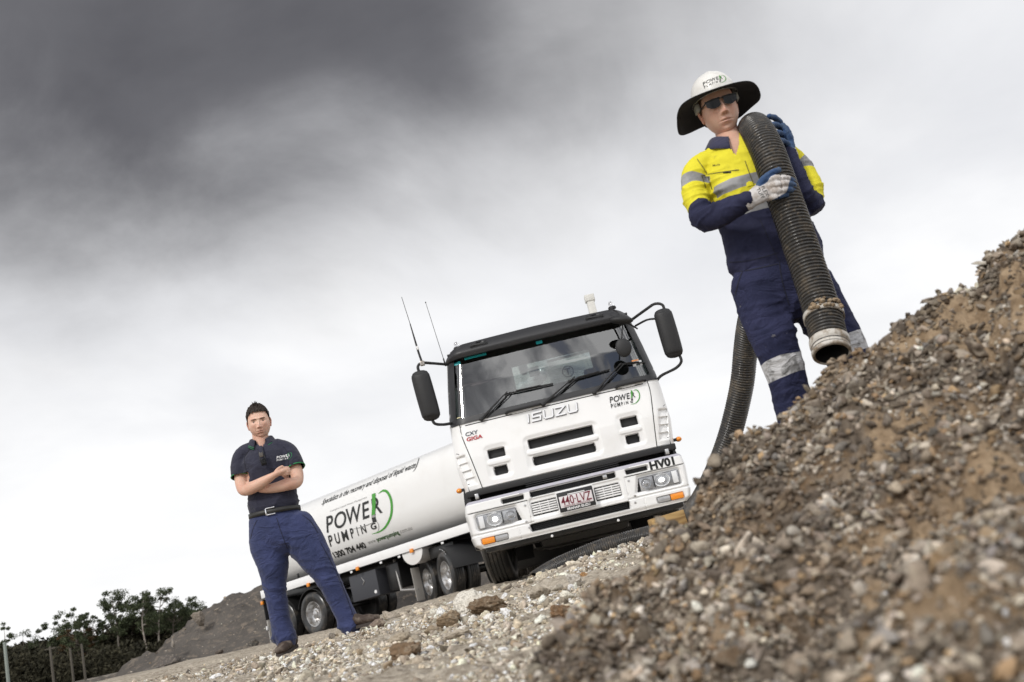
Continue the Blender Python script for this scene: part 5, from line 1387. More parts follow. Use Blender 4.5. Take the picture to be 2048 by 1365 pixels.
def boot(ank, heel, toe, h, m, parent, solem, w_=.048):
    ank, heel, toe = map(np.array, (ank, heel, toe)); d = toe-heel; L_ = np.linalg.norm(d); d /= L_
    up = np.array([0, 0, 1.]); side = np.cross(up, d); side /= np.linalg.norm(side)
    g = G()
    st = []
    for t, a, z0, hh in ((.02, .034, .0, .050), (.12, .038, .0, .052), (.35, .036, .0, .050), (.6, .044, .0, .038), (.82, .047, .0, .032), (.97, .036, .0, .026)):
        p = heel+d*L_*t; st.append(((p[0], p[1], p[2]+.012+hh), a*w_/.048, hh))
    g.loft(st, 18, 4, side=tuple(side))
    m0 = heel+d*L_*.22; g.loft([((m0[0], m0[1], m0[2]+.05), .040, .052), (tuple((m0+ank)/2+np.array([0, 0, .02])), .043, .050), (tuple(ank), .047, .05)], 16, 4, side=tuple(side))
    o = remesh(g, 'boot', .006, m, parent, 2); V, N = getco(o); setco(o, V+N*(.004*fbm(V*28, 3, 9))[:, None])
    g = G(); V = []
    for z_ in (.0, .022):
        for s_ in (1, -1):
            ts = (.0, .06, .3, .5, .75, .92, 1.0); ws = (.02, .036, .036, .036, .049, .040, .018)
            for t, q in (list(zip(ts, ws)) if s_ > 0 else list(zip(ts, ws))[::-1]): V.append(heel+d*L_*t+side*s_*q+np.array([0, 0, z_]))
    k = 14; g.add(V, [tuple(range(k))[::-1], tuple(range(k, 2*k))]+[(i, (i+1) % k, k+(i+1) % k, k+i) for i in range(k)]); g.build('sole', solem, o, smooth=False)
    return o
boots_m = mat('boot_leather', (.06, .042, .032), .7, fn=lambda t, b: (t.set(b.inputs['Base Color'], t.mix(t.ss(t.noise(14, t.obj(), 5), .42, .7), (.045, .028, .02), (.17, .135, .105))), t.set(b.inputs['Normal'], t.bump(t.noise(90, t.obj(), 3), .3, .004))))
sole_m = mat('boot_sole', (.05, .04, .035), .85)

def seam(target, lines, wd, name, m, fix):
    """fine stitched lines laid on a garment"""
    me = target.data; bpy.context.view_layer.update(); mw = target.matrix_world
    bvh = BVHTree.FromPolygons([mw @ v.co for v in me.vertices], [list(p.vertices) for p in me.polygons])
    for ln in lines:
        P = cr_interp(np.array([(a, b, 0) for a, b in ln], float), 10) if len(ln) > 2 else np.array([(ln[0][0]+(ln[1][0]-ln[0][0])*t, ln[0][1]+(ln[1][1]-ln[0][1])*t, 0) for t in np.linspace(0, 1, 16)])
        T_ = np.gradient(P, axis=0); T_ /= np.linalg.norm(T_, axis=1)[:, None]+1e-9; V = []
        for p, t in zip(P, T_):
            for s in (-1, 1):
                d = at(p[0]-t[1]*s*wd/2, p[1]+t[0]*s*wd/2, 1.)-CAM; d /= np.linalg.norm(d)
                h = bvh.ray_cast(Vector(CAM), Vector(d))[0]
                V.append(np.array(h)-d*.003 if h is not None else (V[-1] if V else CAM+d*5))
        g = G(); g.add(V, [(2*i, 2*i+2, 2*i+3, 2*i+1) for i in range(len(P)-1)]); fix(g.build(name, m, target.parent, smooth=False))
stitch_n = mat('dark_stitching', (.008, .009, .024), .8); stitch_y = mat('yellow_stitching', (.36, .32, .03), .8)
# ---- the man on the left
YA = 7.4
def A_(px, py, dy=0.): return at(px, py, YA+dy)
PA = empty('person', Matrix.Translation(Vector((A_(645, 1290)[0], YA, .04))), 'bareheaded man in navy polo shirt and blue trousers standing with folded arms beside the trailer', 'person')
IPA = Matrix.Translation(-PA.matrix_world.translation)
Mh = Matrix.Translation(Vector(A_(518, 846, .02))) @ Matrix.Rotation(math.radians(13), 4, 'Z') @ Matrix.Rotation(math.radians(-2.0), 4, 'Y') @ Matrix.Rotation(math.radians(3), 4, 'X') @ Matrix.Diagonal((1.07, 1.04, 1.12, 1))
HV, HF, HC, nh, HFc = head_arrays('A')
def xf(V, M): return V@np.array(M.to_3x3()).T+np.array(M.translation)
g = G()
g.loft([(A_(519.5, 860, .04), .060, .060), (A_(521, 876, .035), .060, .060), (A_(524, 892, .03), .066, .066), (A_(526, 905, .03), .10, .075)], 20)
g.loft([(A_(527, 903, .03), .13, .07), (A_(532, 940), .16, .10), (A_(543, 990), .150, .10), (A_(552, 1040), .155, .10), (A_(556, 1075), .14, .10)], 24)
# viewer-left arm: over the other one
armL = [(A_(483, 918, .02), .052, None), (A_(482, 943, -.01), .050, None), (A_(483, 966, -.05), .047, None), (A_(488, 981, -.11), .041, None), (A_(506, 975, -.165), .045, None), (A_(530, 962, -.20), .036, None), (A_(550, 950, -.215), .027, .023), (A_(562, 944.5, -.20), .032, .023), (A_(568, 943, -.185), .030, .020)]
g.loft(armL, 20, 5, side=(0, 1, 0))
armR = [(A_(580, 905, .02), .052, None), (A_(588, 930, -.01), .050, None), (A_(594, 950, -.04), .048, None), (A_(593, 965, -.09), .042, None), (A_(576, 969, -.125), .045, None), (A_(550, 976, -.135), .037, None), (A_(525, 979, -.135), .031, .027), (A_(512, 976, -.12), .030, .020)]
g.loft(armR, 20, 5, side=(0, 1, 0))
# hands: palm and fingers tucked over the arms
for (kn, tips, dy) in (([(563, 939), (565, 943), (566, 947), (566, 951)], [(577, 935), (580, 939), (581, 944), (579, 949)], -.19), ([(508, 968), (506, 972), (504, 976), (503, 980)], [(497, 962), (494, 966), (492, 971), (493, 976)], -.10)):
    for (a, b) in zip(kn, tips):
        g.loft([(A_(*a, dy), .0105, None), (A_((a[0]+b[0])/2, (a[1]+b[1])/2-1, dy-.004), .0095, None), (A_(*b, dy+.022), .008, None)], 10, 4)
g.loft([(A_(552, 943, -.22), .013, None), (A_(558, 937, -.22), .0115, None), (A_(565, 933, -.20), .0095, None)], 10, 4)
legL = [(A_(533, 1060), .11), (A_(538, 1090), .10), (A_(546, 1130), .08), (A_(549, 1174), .062), (A_(560, 1235), .052), (A_(574, 1289), .042)]
legR = [(A_(590, 1060), .11), (A_(610, 1088), .10), (A_(631, 1120), .08), (A_(655, 1152), .062), (A_(686, 1218), .052), (A_(699, 1256, -.0), .042)]
for lg in (legL, legR): g.loft([(p, r_*.85, None) for p, r_ in lg], 18, 4)
bodyA = person_body('body', g, .0055, PA, xf(HV, Mh), HF, HC); bodyA.matrix_parent_inverse = IPA
hairm = mat('dark_hair', (.022, .014, .010), .6, spec=.3)
def hcond(V): return (V[:, 2]+.007*fbm(V*95, 2, 5) > np.interp(V[:, 1], [-.1, -.075, -.05, -.02, .0, .03, .1], [.058, .060, .052, .010, -.008, -.02, -.06])) & ((np.abs(V[:, 0]) < .2))
hr = hair_cap(HV[:nh], HFc, hcond, lambda V: .004+.011*sstep(V[:, 2], .0, .08), PA, hairm, Mh, 3, 700); hr.matrix_parent_inverse = IPA
def fixp(o):
    o.matrix_parent_inverse = IPA; return o
bpy.context.view_layer.update()
eyes(Mh, PA, -.0762, (.0115, .005, .0028))
# polo shirt
navyA = mat('polo_cloth', (.025, .024, .045), .85, fn=fabric((.010, .011, .026), (.016, .017, .038), .35))
greent = mat('green_trim', (.02, .22, .07), .7)
g = G()
g.loft([(A_(549, 1016, -.005), .187, .128), (A_(547, 1006, -.005), .190, .132), (A_(545, 990), .180, .128), (A_(539, 965), .182, .132), (A_(533, 938, .0), .192, .135), (A_(530, 918, .01), .192, .12), (A_(527, 903, .02), .140, .095), (A_(524, 891, .03), .070, .068)], 32)
g.loft([(A_(505, 903, .02), .068, .075), (A_(486, 912, .02), .070, .070), (A_(480, 932, .0), .070, .070), (A_(481, 951, -.035), .068, .070)], 24, side=(0, 1, 0))
g.loft([(A_(552, 897, .02), .068, .075), (A_(573, 902, .02), .070, .070), (A_(584, 917, .0), .070, .070), (A_(590, 933, -.03), .068, .070)], 24, side=(0, 1, 0))
polo = fixp(remesh(g, 'polo_shirt', .0075, navyA, PA, 4))
def pm(V):
    x_, y_ = pxof(V); return .22+.9*np.exp(-((y_-1000)/22)**2)+.8*np.exp(-((np.hypot(x_-500, y_-935))/22)**2)+.8*np.exp(-((np.hypot(x_-575, y_-925))/22)**2)
wrinkle(polo, .007, (7, 7, 15), 5, pm)
# sleeve openings: drop the end caps, V neck
eL = A_(481.5, 955, -.03); dL = A_(479, 955, -.03)-A_(478, 930, 0); dL /= np.linalg.norm(dL); eR = A_(591.5, 937, -.03); dR = eR-A_(584, 915, 0); dR /= np.linalg.norm(dR)
def neckv(C):
    x_, y_ = pxof(C); return (C[:, 1] < YA+.01) & (y_ < 895) & (np.abs(x_-521.5-(y_-888)*.2) < np.interp(y_, [875, 884, 895], [12, 10, 1]))
drop_faces(polo, lambda C: (((C-eL)@dL > 0) & (np.linalg.norm(C-eL, axis=1) < .12)) | (((C-eR)@dR > 0) & (np.linalg.norm(C-eR, axis=1) < .12)) | neckv(C))
for e, d, rr_ in ((eL, dL, .070), (eR, dR, .070)):
    s1 = np.cross(d, (0, 1, 0)); s1 /= np.linalg.norm(s1); s2 = np.cross(d, s1)
    ring = [e-d*.004+s1*rr_*math.cos(a)+s2*rr_*.97*math.sin(a) for a in np.linspace(0, 2*PI, 33)]
    V, Fc = loft([(p, .0042, None) for p in ring], 8, 1, cap=False); fixp(G().add(V, Fc).build('sleeve_trim', greent, PA))
fixp(collar(A_(523, 881.5, .03), .070, .022, .016, navyA, PA, .50, .030, .036, greent, math.radians(10), .036))
# placket
g = G(); P0 = [A_(520, 893, -.085), A_(523, 905, -.118), A_(527, 922, -.136)]
g.loft([(p, .016, .003) for p in P0], 8, 4); fixp(g.build('placket', navyA, PA))
bpy.context.view_layer.update()
# belt, trousers
beltm = mat('belt_leather', (.02, .02, .019), .5)
g = G(); 
def ringband(c, a, b, h, tilt, n=48, off=0.):
    V = []; 
    for i in range(n):
        t_ = 2*PI*i/n; x_, y_ = math.cos(t_)*a, math.sin(t_)*b
        V.append(np.array(c)+np.array([x_, y_, x_*tilt-h/2])); V.append(np.array(c)+np.array([x_, y_, x_*tilt+h/2]))
    return V, [(2*i, (2*i+2) % (2*n), (2*i+3) % (2*n), 2*i+1) for i in range(n)]
cb = A_(549.5, 1025, 0)
V, Fc = ringband(cb, .188, .140, .034, -.02); g.add(V, Fc); bo_ = fixp(g.build('belt', beltm, PA)); s = bo_.modifiers.new('s', 'SOLIDIFY'); s.thickness = .005; s.offset = 1
cbk = cb+np.array([.008, -.147, 0]); g = G()
for (x0, x1, z0, z1) in ((-.036, .036, .020, .027), (-.036, .036, -.027, -.020), (-.036, -.028, -.027, .027)): g.rbox(x0, x1, -.004, .004, z0, z1, .002)
bk_o = g.build('buckle', chrome, PA); bk_o.matrix_parent_inverse = IPA; bk_o.location = cbk
trA = mat('work_trousers_blue', (.03, .04, .13), .85, fn=fabric((.016, .025, .082), (.028, .039, .118), .7))
g = G()
g.loft([(A_(549, 1028), .186, .132), (A_(552, 1045), .205, .145), (A_(560, 1066), .225, .145), (A_(566, 1085), .20, .13)], 32)
g.loft([(A_(532, 1055), .125, .13), (A_(537, 1092), .135, .125), (A_(546, 1130), .112, .115), (A_(549, 1168), .086, .095), (A_(556, 1215, .005), .075, .086), (A_(563, 1250, .01), .074, .084), (A_(570, 1276, .01), .082, .088), (A_(573, 1287, .0), .072, .085)], 28)
g.loft([(A_(592, 1052), .135, .13), (A_(611, 1085), .138, .125), (A_(632, 1118, -.01), .118, .115), (A_(652, 1150, -.015), .090, .095), (A_(671, 1188, -.01), .079, .086), (A_(687, 1222, .0), .074, .082), (A_(697, 1247, .0), .082, .085), (A_(700, 1256, -.005), .074, .08)], 28)
tA = fixp(remesh(g, 'trousers', .0085, trA, PA, 4))
def tm(V):
    x_, y_ = pxof(V); return .16+.9*np.exp(-((np.hypot(x_-575, y_-1085))/32)**2)+.7*np.exp(-((np.hypot(x_-549, y_-1172))/28)**2)+.7*np.exp(-((np.hypot(x_-655, y_-1150))/28)**2)+1.3*sstep(y_, 1225, 1255)*(x_ > 640)+1.3*sstep(y_, 1255, 1280)
wrinkle(tA, .013, (4.5, 4.5, 11), 15, tm)
seam(tA, [[(553, 1036), (562, 1064), (575, 1098)], [(514, 1040), (506, 1058), (501, 1078)], [(605, 1030), (622, 1044), (636, 1066)], [(641, 1085), (668, 1135), (690, 1185), (708, 1235)]], 1.1, 'trouser_seam', stitch_n, fixp)
seam(polo, [[(500, 897), (489, 918), (494, 950)], [(566, 893), (577, 910), (575, 938)]], 1.0, 'shirt_seam', mat('polo_stitching', (.006, .006, .014), .8), fixp)
boot(A_(574, 1278, .0), A_(590, 1296, .08), A_(560, 1314, -.17), .1, boots_m, PA, sole_m, .054)
boot(A_(700, 1248, .0), A_(686, 1265, .03), A_(757, 1247, -.10), .1, boots_m, PA, sole_m, .054)
for o in PA.children:
    if o.name.startswith('boot'): o.matrix_parent_inverse = IPA
bpy.context.view_layer.update()
for o in PA.children:
    if o.name.startswith('eye'): o.matrix_parent_inverse = Matrix.Identity(4)
# shirt logo
fn = projector(polo, A_(539.5, 921.5, -.3), (math.cos(.03), 0, .03), (0, 0, 1), (0, 1, .05), .092, .003)
g = G(); logo(lambda u, v, l=0: fn(u, v*1.15, l), g, 0, small=False, bold=.03); fixp(g.build('shirt_logo', None, PA, smooth=False, mats=[whitep, greent, whitep, whitep]))
# sunglasses hanging from the placket
sgm = mat('dark_lens', (.006, .006, .007), .12, spec=.25)
cS = A_(524.5, 916, -.165); SG = empty('sunglasses', Matrix.Translation(Vector(cS)) @ Matrix.Rotation(math.radians(-8), 4, 'Y'), 'black sunglasses hanging by an arm from the polo shirt placket', 'sunglasses')
g = G().rbox(-.019, .019, -.010, .006, -.058, -.006, .012); g.build('lens', sgm, SG)
G().rbox(-.015, .015, -.012, .008, .004, .040, .009).build('lens', mat('brown_lens', (.09, .08, .07), .1), SG)
G().tube([(-.017, .0, -.05), (-.019, .0, .0), (-.014, .01, .055)], .0028, 6).build('temple_arm', matblk, SG); G().tube([(.017, .0, -.05), (.019, .0, .0), (.012, .01, .052)], .0028, 6).build('temple_arm', matblk, SG)

# ---- the worker with the hose
YB = 4.45
def B_(px, py, dy=0.): return at(px, py, YB+dy)
PB = empty('person', Matrix.Translation(Vector((B_(1590, 900)[0], YB, .36))), 'worker in yellow and navy shirt and brimmed hard hat carrying a ribbed hose', 'person')
IPB = Matrix.Translation(-PB.matrix_world.translation)
def fb(o): o.matrix_parent_inverse = IPB; return o
MhB = Matrix.Translation(Vector(B_(1437, 219, .05))) @ Matrix.Rotation(math.radians(-3), 4, 'Z') @ Matrix.Rotation(math.radians(-4), 4, 'Y') @ Matrix.Rotation(math.radians(6), 4, 'X') @ Matrix.Diagonal((1.12, 1.12, 1.24, 1))
HVb, HFb, HCb, nb, HFcb = head_arrays('B')
g = G()
g.loft([(B_(1448, 238, .115), .052, .060), (B_(1453, 262, .10), .056, .062), (B_(1460, 284, .07), .066, .07), (B_(1466, 303, .04), .11, .085)], 20)
g.loft([(B_(1470, 308, .03), .15, .09), (B_(1500, 375), .165, .105), (B_(1530, 460), .16, .105), (B_(1552, 530), .165, .11), (B_(1560, 575), .15, .11)], 24)
armLb = [(B_(1440, 318, .03), .066, None), (B_(1398, 340, .02), .068, None), (B_(1390, 375, -.01), .064, None), (B_(1396, 410, -.07), .060, None), (B_(1412, 436, -.14), .057, None), (B_(1440, 430, -.21), .056, None), (B_(1472, 414, -.28), .047, None), (B_(1497, 401, -.32), .038, None)]
armRb = [(B_(1520, 305, .03), .066, None), (B_(1570, 315, .06), .068, None), (B_(1600, 343, .07), .066, None), (B_(1618, 378, .04), .062, None), (B_(1620, 405, -.01), .061, None), (B_(1604, 392, -.07), .058, None), (B_(1589, 352, -.075), .050, None), (B_(1577, 306, -.05), .040, None)]
def shrink(L_, d): return [(p, max(.02, a-d), None) for p, a, b in L_]
g.loft(shrink(armLb, .016), 18, 5, side=(0, 1, 0)); g.loft(shrink(armRb, .016), 18, 5, side=(0, 1, 0))
legLb = [(B_(1515, 570), .122, .12), (B_(1533, 635, -.01), .115, .115), (B_(1550, 685, -.03), .100, .105), (B_(1568, 737, -.02), .090, .095), (B_(1582, 790, 0), .084, .09), (B_(1594, 850, .02), .080, .088), (B_(1604, 900, .03), .078, .085)]
legRb = [(B_(1612, 572), .125, .12), (B_(1650, 632, .0), .114, .115), (B_(1680, 684, .0), .102, .105), (B_(1708, 742, .01), .092, .095), (B_(1734, 805, .02), .086, .09), (B_(1756, 865, .03), .080, .085)]
for lg in (legLb, legRb): g.loft([(p, a*.8, b*.8) for p, a, b in lg], 18, 4)
# hand stubs inside the gloves keep the body whole
g.loft([(B_(1497, 401, -.32), .026, None), (B_(1530, 380, -.325), .03, .012)], 12, 3, side=(0, 0, 1)); g.loft([(B_(1577, 306, -.05), .026, None), (B_(1568, 272, -.03), .03, .012)], 12, 3, side=(0, 1, 0))
fb(person_body('body', g, .008, PB, xf(HVb, MhB), HFb, HCb))
hm2 = mat('brown_hair', (.07, .04, .022), .6)
fb(hair_cap(HVb[:nb], HFcb, lambda V: V[:, 2] > np.interp(V[:, 1], [-.1, -.05, -.02, .0, .03, .1], [.07, .055, .0, -.005, -.03, -.06]), lambda V: .006+0*V[:, 0], PB, hm2, MhB, 8))
# work shirt
AXL = [np.array(p) for p, a, b in armLb]; AXR = [np.array(p) for p, a, b in armRb]
def _jack(t, b):
    nv = t.attr('navy').outputs['Fac']; bd = t.attr('band').outputs['Fac']; o = t.obj()
    n = t.noise(7, o, 5, .6); yel = t.mix(t.ss(n, .3, .75), (.66, .585, .03), (.76, .69, .045)); yel = t.mix(t.math('MULTIPLY', t.ss(t.noise(16, o, 5), .62, .75), .5), yel, (.30, .25, .06))
    nav = t.mix(t.ss(n, .3, .7), (.016, .018, .046), (.026, .028, .066)); gr = t.mix(t.ss(n, .35, .65), (.22, .22, .225), (.34, .34, .345))
    c = t.mix(t.ss(nv, .47, .53), yel, nav); c = t.mix(t.ss(bd, .42, .58), c, gr); t.set(b.inputs['Base Color'], c)
    t.set(b.inputs['Normal'], t.bump(t.math('ADD', t.noise(24, t.scalev(o, (1, 1, .5)), 4, .55, .8), t.math('MULTIPLY', t.noise(260, o, 2), .12)), .45, .006))
jackm = mat('hi_vis_cloth', (.6, .6, .05), .8, fn=_jack, spec=.25)
g = G()
g.loft([(B_(1551, 527), .216, .152), (B_(1549, 513), .220, .155), (B_(1543, 494), .214, .152), (B_(1538, 478), .212, .150), (B_(1522, 430), .205, .145), (B_(1503, 380), .205, .145), (B_(1489, 343, .01), .20, .135), (B_(1479, 314, .025), .170, .112), (B_(1469, 296, .045), .086, .080)], 32)
g.loft(armLb, 24, 5, side=(0, 1, 0)); g.loft(armRb, 24, 5, side=(0, 1, 0))
jk = fb(remesh(g, 'work_shirt', .0062, jackm, PB, 4))
V0, _ = getco(jk)
def along(V, AX):
    best = np.full(len(V), 9.); T_ = np.zeros(len(V)); L_ = [np.linalg.norm(b-a) for a, b in zip(AX[:-1], AX[1:])]; S = np.concatenate([[0], np.cumsum(L_)])
    for i, (a, b) in enumerate(zip(AX[:-1], AX[1:])):
        d, t = segdist(V, a, b); k = d < best; best[k] = d[k]; T_[k] = (S[i]+t*L_[i])[k]
    return best, T_, S
dl_, tl_, SL = along(V0, AXL); dr_, tr__, SR = along(V0, AXR)
torso_d, _t = segdist(V0, B_(1545, 520), B_(1480, 318)); torso_d = torso_d-.10
xj, yj = pxof(V0)
onL = (dl_ < .085) & (dl_ < torso_d+.03) & (tl_ > .10); onR = (dr_ < .09) & (dr_ < torso_d+.03) & (tr__ > .13)
zc1 = B_(1500, 379)[2]; zc2 = B_(1523, 426)[2]; zn = B_(1500, 404)[2]
nav = sstep(V0[:, 2]+.06*(V0[:, 0]-B_(1500, 400)[0]), zn+.03, zn-.03)
nav = np.where(onL, sstep(tl_, SL[3]+.00, SL[3]+.06), nav); nav = np.where(onR, sstep(tr__, SR[4]-.05, SR[4]+.01)*1., nav)
def bandf(x, c, h, e=.012): return sstep(np.abs(x-c), h+e/2, h-e/2)
bd = np.maximum(bandf(V0[:, 2], zc1, .027), bandf(V0[:, 2], zc2, .026))
bd = np.where(onL, bandf(tl_, (SL[1]+SL[2])/2+.045, .030), bd); bd = np.where(onR, bandf(tr__, SR[2]-.01, .030), bd)
setattr_f(jk, 'navy', nav); setattr_f(jk, 'band', bd)
def jm(V):
    x_, y_ = pxof(V); return .40+.8*np.exp(-(np.hypot(x_-1410, y_-430)/38)**2)+.7*np.exp(-(np.hypot(x_-1430, y_-365)/38)**2)+.7*np.exp(-(np.hypot(x_-1620, y_-400)/35)**2)+.1*sstep(y_, 470, 500)
wrinkle(jk, .013, (7, 7, 12), 25, jm)
wrinkle(jk, .0014, (24, 24, 36), 125)
def vneck(C):
    x_, y_ = pxof(C); return (C[:, 1] < YB+.03) & (y_ < 309) & (np.abs(x_-1466-(y_-290)*.28) < np.interp(y_, [270, 288, 309], [18, 13, 1.5]))
drop_faces(jk, vneck)
navyc = mat('navy_cloth', (.02, .02, .055), .85, fn=fabric((.016, .017, .042), (.026, .026, .065), .35))
fb(collar(B_(1462, 281, .045), .086, .022, .022, navyc, PB, .42, .040, .048, None, math.radians(4), .045))
g = G()
for (p, q) in (((1482, 316), (1502, 372)), ):
    g.loft([(B_(p[0]+(q[0]-p[0])*t, p[1]+(q[1]-p[1])*t, -.105-.04*t), .019, .004) for t in (0, .5, 1)], 8, 4)
pk = fb(g.build('placket', jackm, PB)); setattr_f(pk, 'navy', np.zeros(len(pk.data.vertices))); setattr_f(pk, 'band', np.zeros(len(pk.data.vertices)))
fnj = projector(jk, B_(1432, 348, -.4), (1, 0, -.05), (0, 0, 1), (0, 1, .1), 1., .004)
g = G(); mapped(poly2d([[(-.045, -.004), (.055, -.010), (.055, -.003), (-.045, .003)]], .01), fnj, g); fb(g.build('pocket_flap', jackm, PB)); pf = PB.children[-1]
g = G(); fnp = projector(jk, B_(1454, 345, -.4), (1, 0, -.10), (0, 0, 1), (0, 1, .1), 1., .004); mapped(poly2d([[(-.017, -.004), (.017, -.007), (.017, .001), (-.017, .004)]], .01), fnp, g); fb(g.build('pocket_label', ink, PB))
g = G(); fnp = projector(jk, B_(1425, 334, -.4), (1, 0, -.05), (0, 0, 1), (0, 1, .1), .028, .004); mapped(text2d('Mode', .5, .2, .01), fnp, g); fb(g.build('embroidery', mat('olive_thread', (.10, .09, .01), .7), PB, smooth=False))
# trousers
def _trB(t, b):
    bd = t.attr('band').outputs['Fac']; o = t.obj(); n = t.noise(7, o, 5, .6)
    c = t.mix(t.ss(n, .3, .7), (.019, .022, .054), (.031, .034, .080)); c = t.mix(t.math('MULTIPLY', t.ss(t.noise(40, o, 4), .68, .74), .5), c, (.25, .24, .24))
    gr = t.mix(t.ss(t.noise(22, o, 5), .5, .66), (.55, .55, .56), (.22, .22, .22)); t.set(b.inputs['Base Color'], t.mix(t.ss(bd, .42, .58), c, gr))
    t.set(b.inputs['Normal'], t.bump(t.math('ADD', t.noise(24, t.scalev(o, (1, 1, .5)), 4, .55, .8), t.math('MULTIPLY', t.math('ABSOLUTE', t.math('SUBTRACT', t.noise(6, t.scalev(o, (1, 1, 1.6)), 3, .5, 1.2), .5)), 6.)), .6, .008))
trBm = mat('work_trousers_navy', (.03, .03, .09), .85, fn=_trB, spec=.2)
g = G(); g.loft([(B_(1550, 513), .178, .125), (B_(1553, 540), .194, .135), (B_(1558, 570), .215, .145), (B_(1562, 605), .19, .13)], 32)
g.loft(legLb, 28, 5); g.loft(legRb, 28, 5)
tB = fb(remesh(g, 'trousers', .0068, trBm, PB, 4)); V0, _ = getco(tB); zb_ = B_(1568, 736)[2]
setattr_f(tB, 'band', bandf(V0[:, 2]-.12*(V0[:, 0]-B_(1568, 736)[0])+.01*vnoise(V0*9, 3), zb_, .043))
wrinkle(tB, .013, (4.5, 4.5, 10), 35, lambda V: .25+.8*np.exp(-(np.hypot(pxof(V)[0]-1580, pxof(V)[1]-640)/50)**2)+.6*np.exp(-(np.hypot(pxof(V)[0]-1545, pxof(V)[1]-690)/40)**2))
g = G(); V, Fc = ringband(B_(1551, 517), .192, .137, .035, 0.); g.add(V, Fc); bb_ = fb(g.build('waistband', navyc, PB)); s = bb_.modifiers.new('s', 'SOLIDIFY'); s.thickness = .006
for (a, h, t_) in ((B_(1610, 925, .04), (0, .10), (-.03, -.16)), (B_(1768, 900, .04), (0, .1), (.06, -.15))):
    bz = Vector((a[0], YB, .36)); fb(boot((a[0], YB+.05, .50), (bz.x+h[0], YB+h[1], .36), (bz.x+t_[0], YB+t_[1], .36), .1, boots_m, PB, sole_m))
seam(tB, [[(1558, 520), (1564, 560), (1578, 610)], [(1490, 530), (1478, 560), (1470, 592)], [(1463, 545), (1500, 540), (1556, 528)]], 2.0, 'trouser_seam', stitch_n, fb)
seam(jk, [[(1490, 322), (1500, 350), (1512, 380)], [(1402, 352), (1440, 345), (1478, 340)], [(1404, 352), (1412, 376)], [(1394, 318), (1412, 345), (1424, 380)]], 1.5, 'shirt_seam', mat('shirt_stitching', (.10, .09, .02), .8), fb)
seam(jk, [[(1450, 526), (1500, 521), (1556, 506)], [(1520, 440), (1556, 520)]], 1.4, 'shirt_seam', stitch_n, fb)
# hard hat with cloth brim
hatw = mat('hat_shell', (.74, .73, .70), .35, fn=dirtpaint((.74, .73, .70), .35, 14))
Mhat = MhB @ Matrix.Translation((0, .008, .040)) @ Matrix.Diagonal((.95, .95, .85, 1)) @ Matrix.Rotation(math.radians(-1), 4, 'X')
g = G(); V = []; nu_, nv_ = 64, 24
for i in range(nu_):
    a = 2*PI*i/nu_
    for j in range(nv_):
        p = PI/2*j/(nv_-1); r_ = math.cos(p)**.82; x_, y_, z_ = .104*r_*math.cos(a), .124*r_*math.sin(a), .128*math.sin(p)**.95
        rd = .004*math.exp(-(x_/.012)**2)*(z_ > .03); V.append((x_, y_, z_+rd))
g.add(V, [tuple(int(k) for k in f_) for f_ in grid_faces(nu_, nv_, True)])
hat = g.build('hard_hat', hatw, PB); hat.matrix_parent_inverse = IPB; hat.matrix_world = Mhat
V = []; nr_ = 9
for i in range(96):
    a = 2*PI*i/96; ca, sa = math.cos(a), math.sin(a)   # sa<0 front
    R0 = np.array([.104*ca, .124*sa]); out = .196+.010*math.sin(3*a+.6); ro = np.array([out*ca*1.0, (out*.98 if sa > 0 else .178)*sa])
    droop = -.006-.065*max(0, sa)**1.1-.055*math.exp(-((math.degrees(a)-165)/26)**2)-.040*math.exp(-((((math.degrees(a)+180) % 360-180)-8)/26)**2)+.018*math.sin(4*a+1)*max(0, sa)
    if sa < 0: droop += .006*math.cos(2*a)
    for j in range(nr_):
        t = j/(nr_-1); p = R0*(1-t)+ro*t; V.append((p[0], p[1], .004+droop*t**1.5))
br = G().add(V, [tuple(int(k) for k in f_) for f_ in grid_faces(96, nr_, True)]).build('brim', mat('black_felt', (.012, .012, .016), .85), hat); s = br.modifiers.new('s', 'SOLIDIFY'); s.thickness = .004
rg_ = [(.105*math.cos(a), .125*math.sin(a), .006) for a in np.linspace(0, 2*PI, 49)]; G().tube(rg_, .005, 6, cap=False).build('brim_cord', matblk, hat)
for s in (-1, 1): G().rbox(s*.088-.012, s*.088+.012, -.03, .03, -.035, .0, .006).build('harness', mat('harness_grey', (.35, .36, .33), .5), hat)
bpy.context.view_layer.update()
R3 = Mhat.to_3x3(); fx = (R3 @ Vector((1, 0, 0))).normalized(); fz = (R3 @ Vector((0, .25, 1))).normalized(); fyv = (R3 @ Vector((0, 1, -.1))).normalized()
Oh = Mhat @ Vector((-.052, -.3, .050)); fn = projector(hat, Oh, fx, fz, fyv, .098, .0015)
g = G(); logo(fn, g, .25, small=False, bold=.012); fb(g.build('hat_logo', None, PB, smooth=False, mats=[ink, inkgreen, inkgrey, inkdkgreen]))
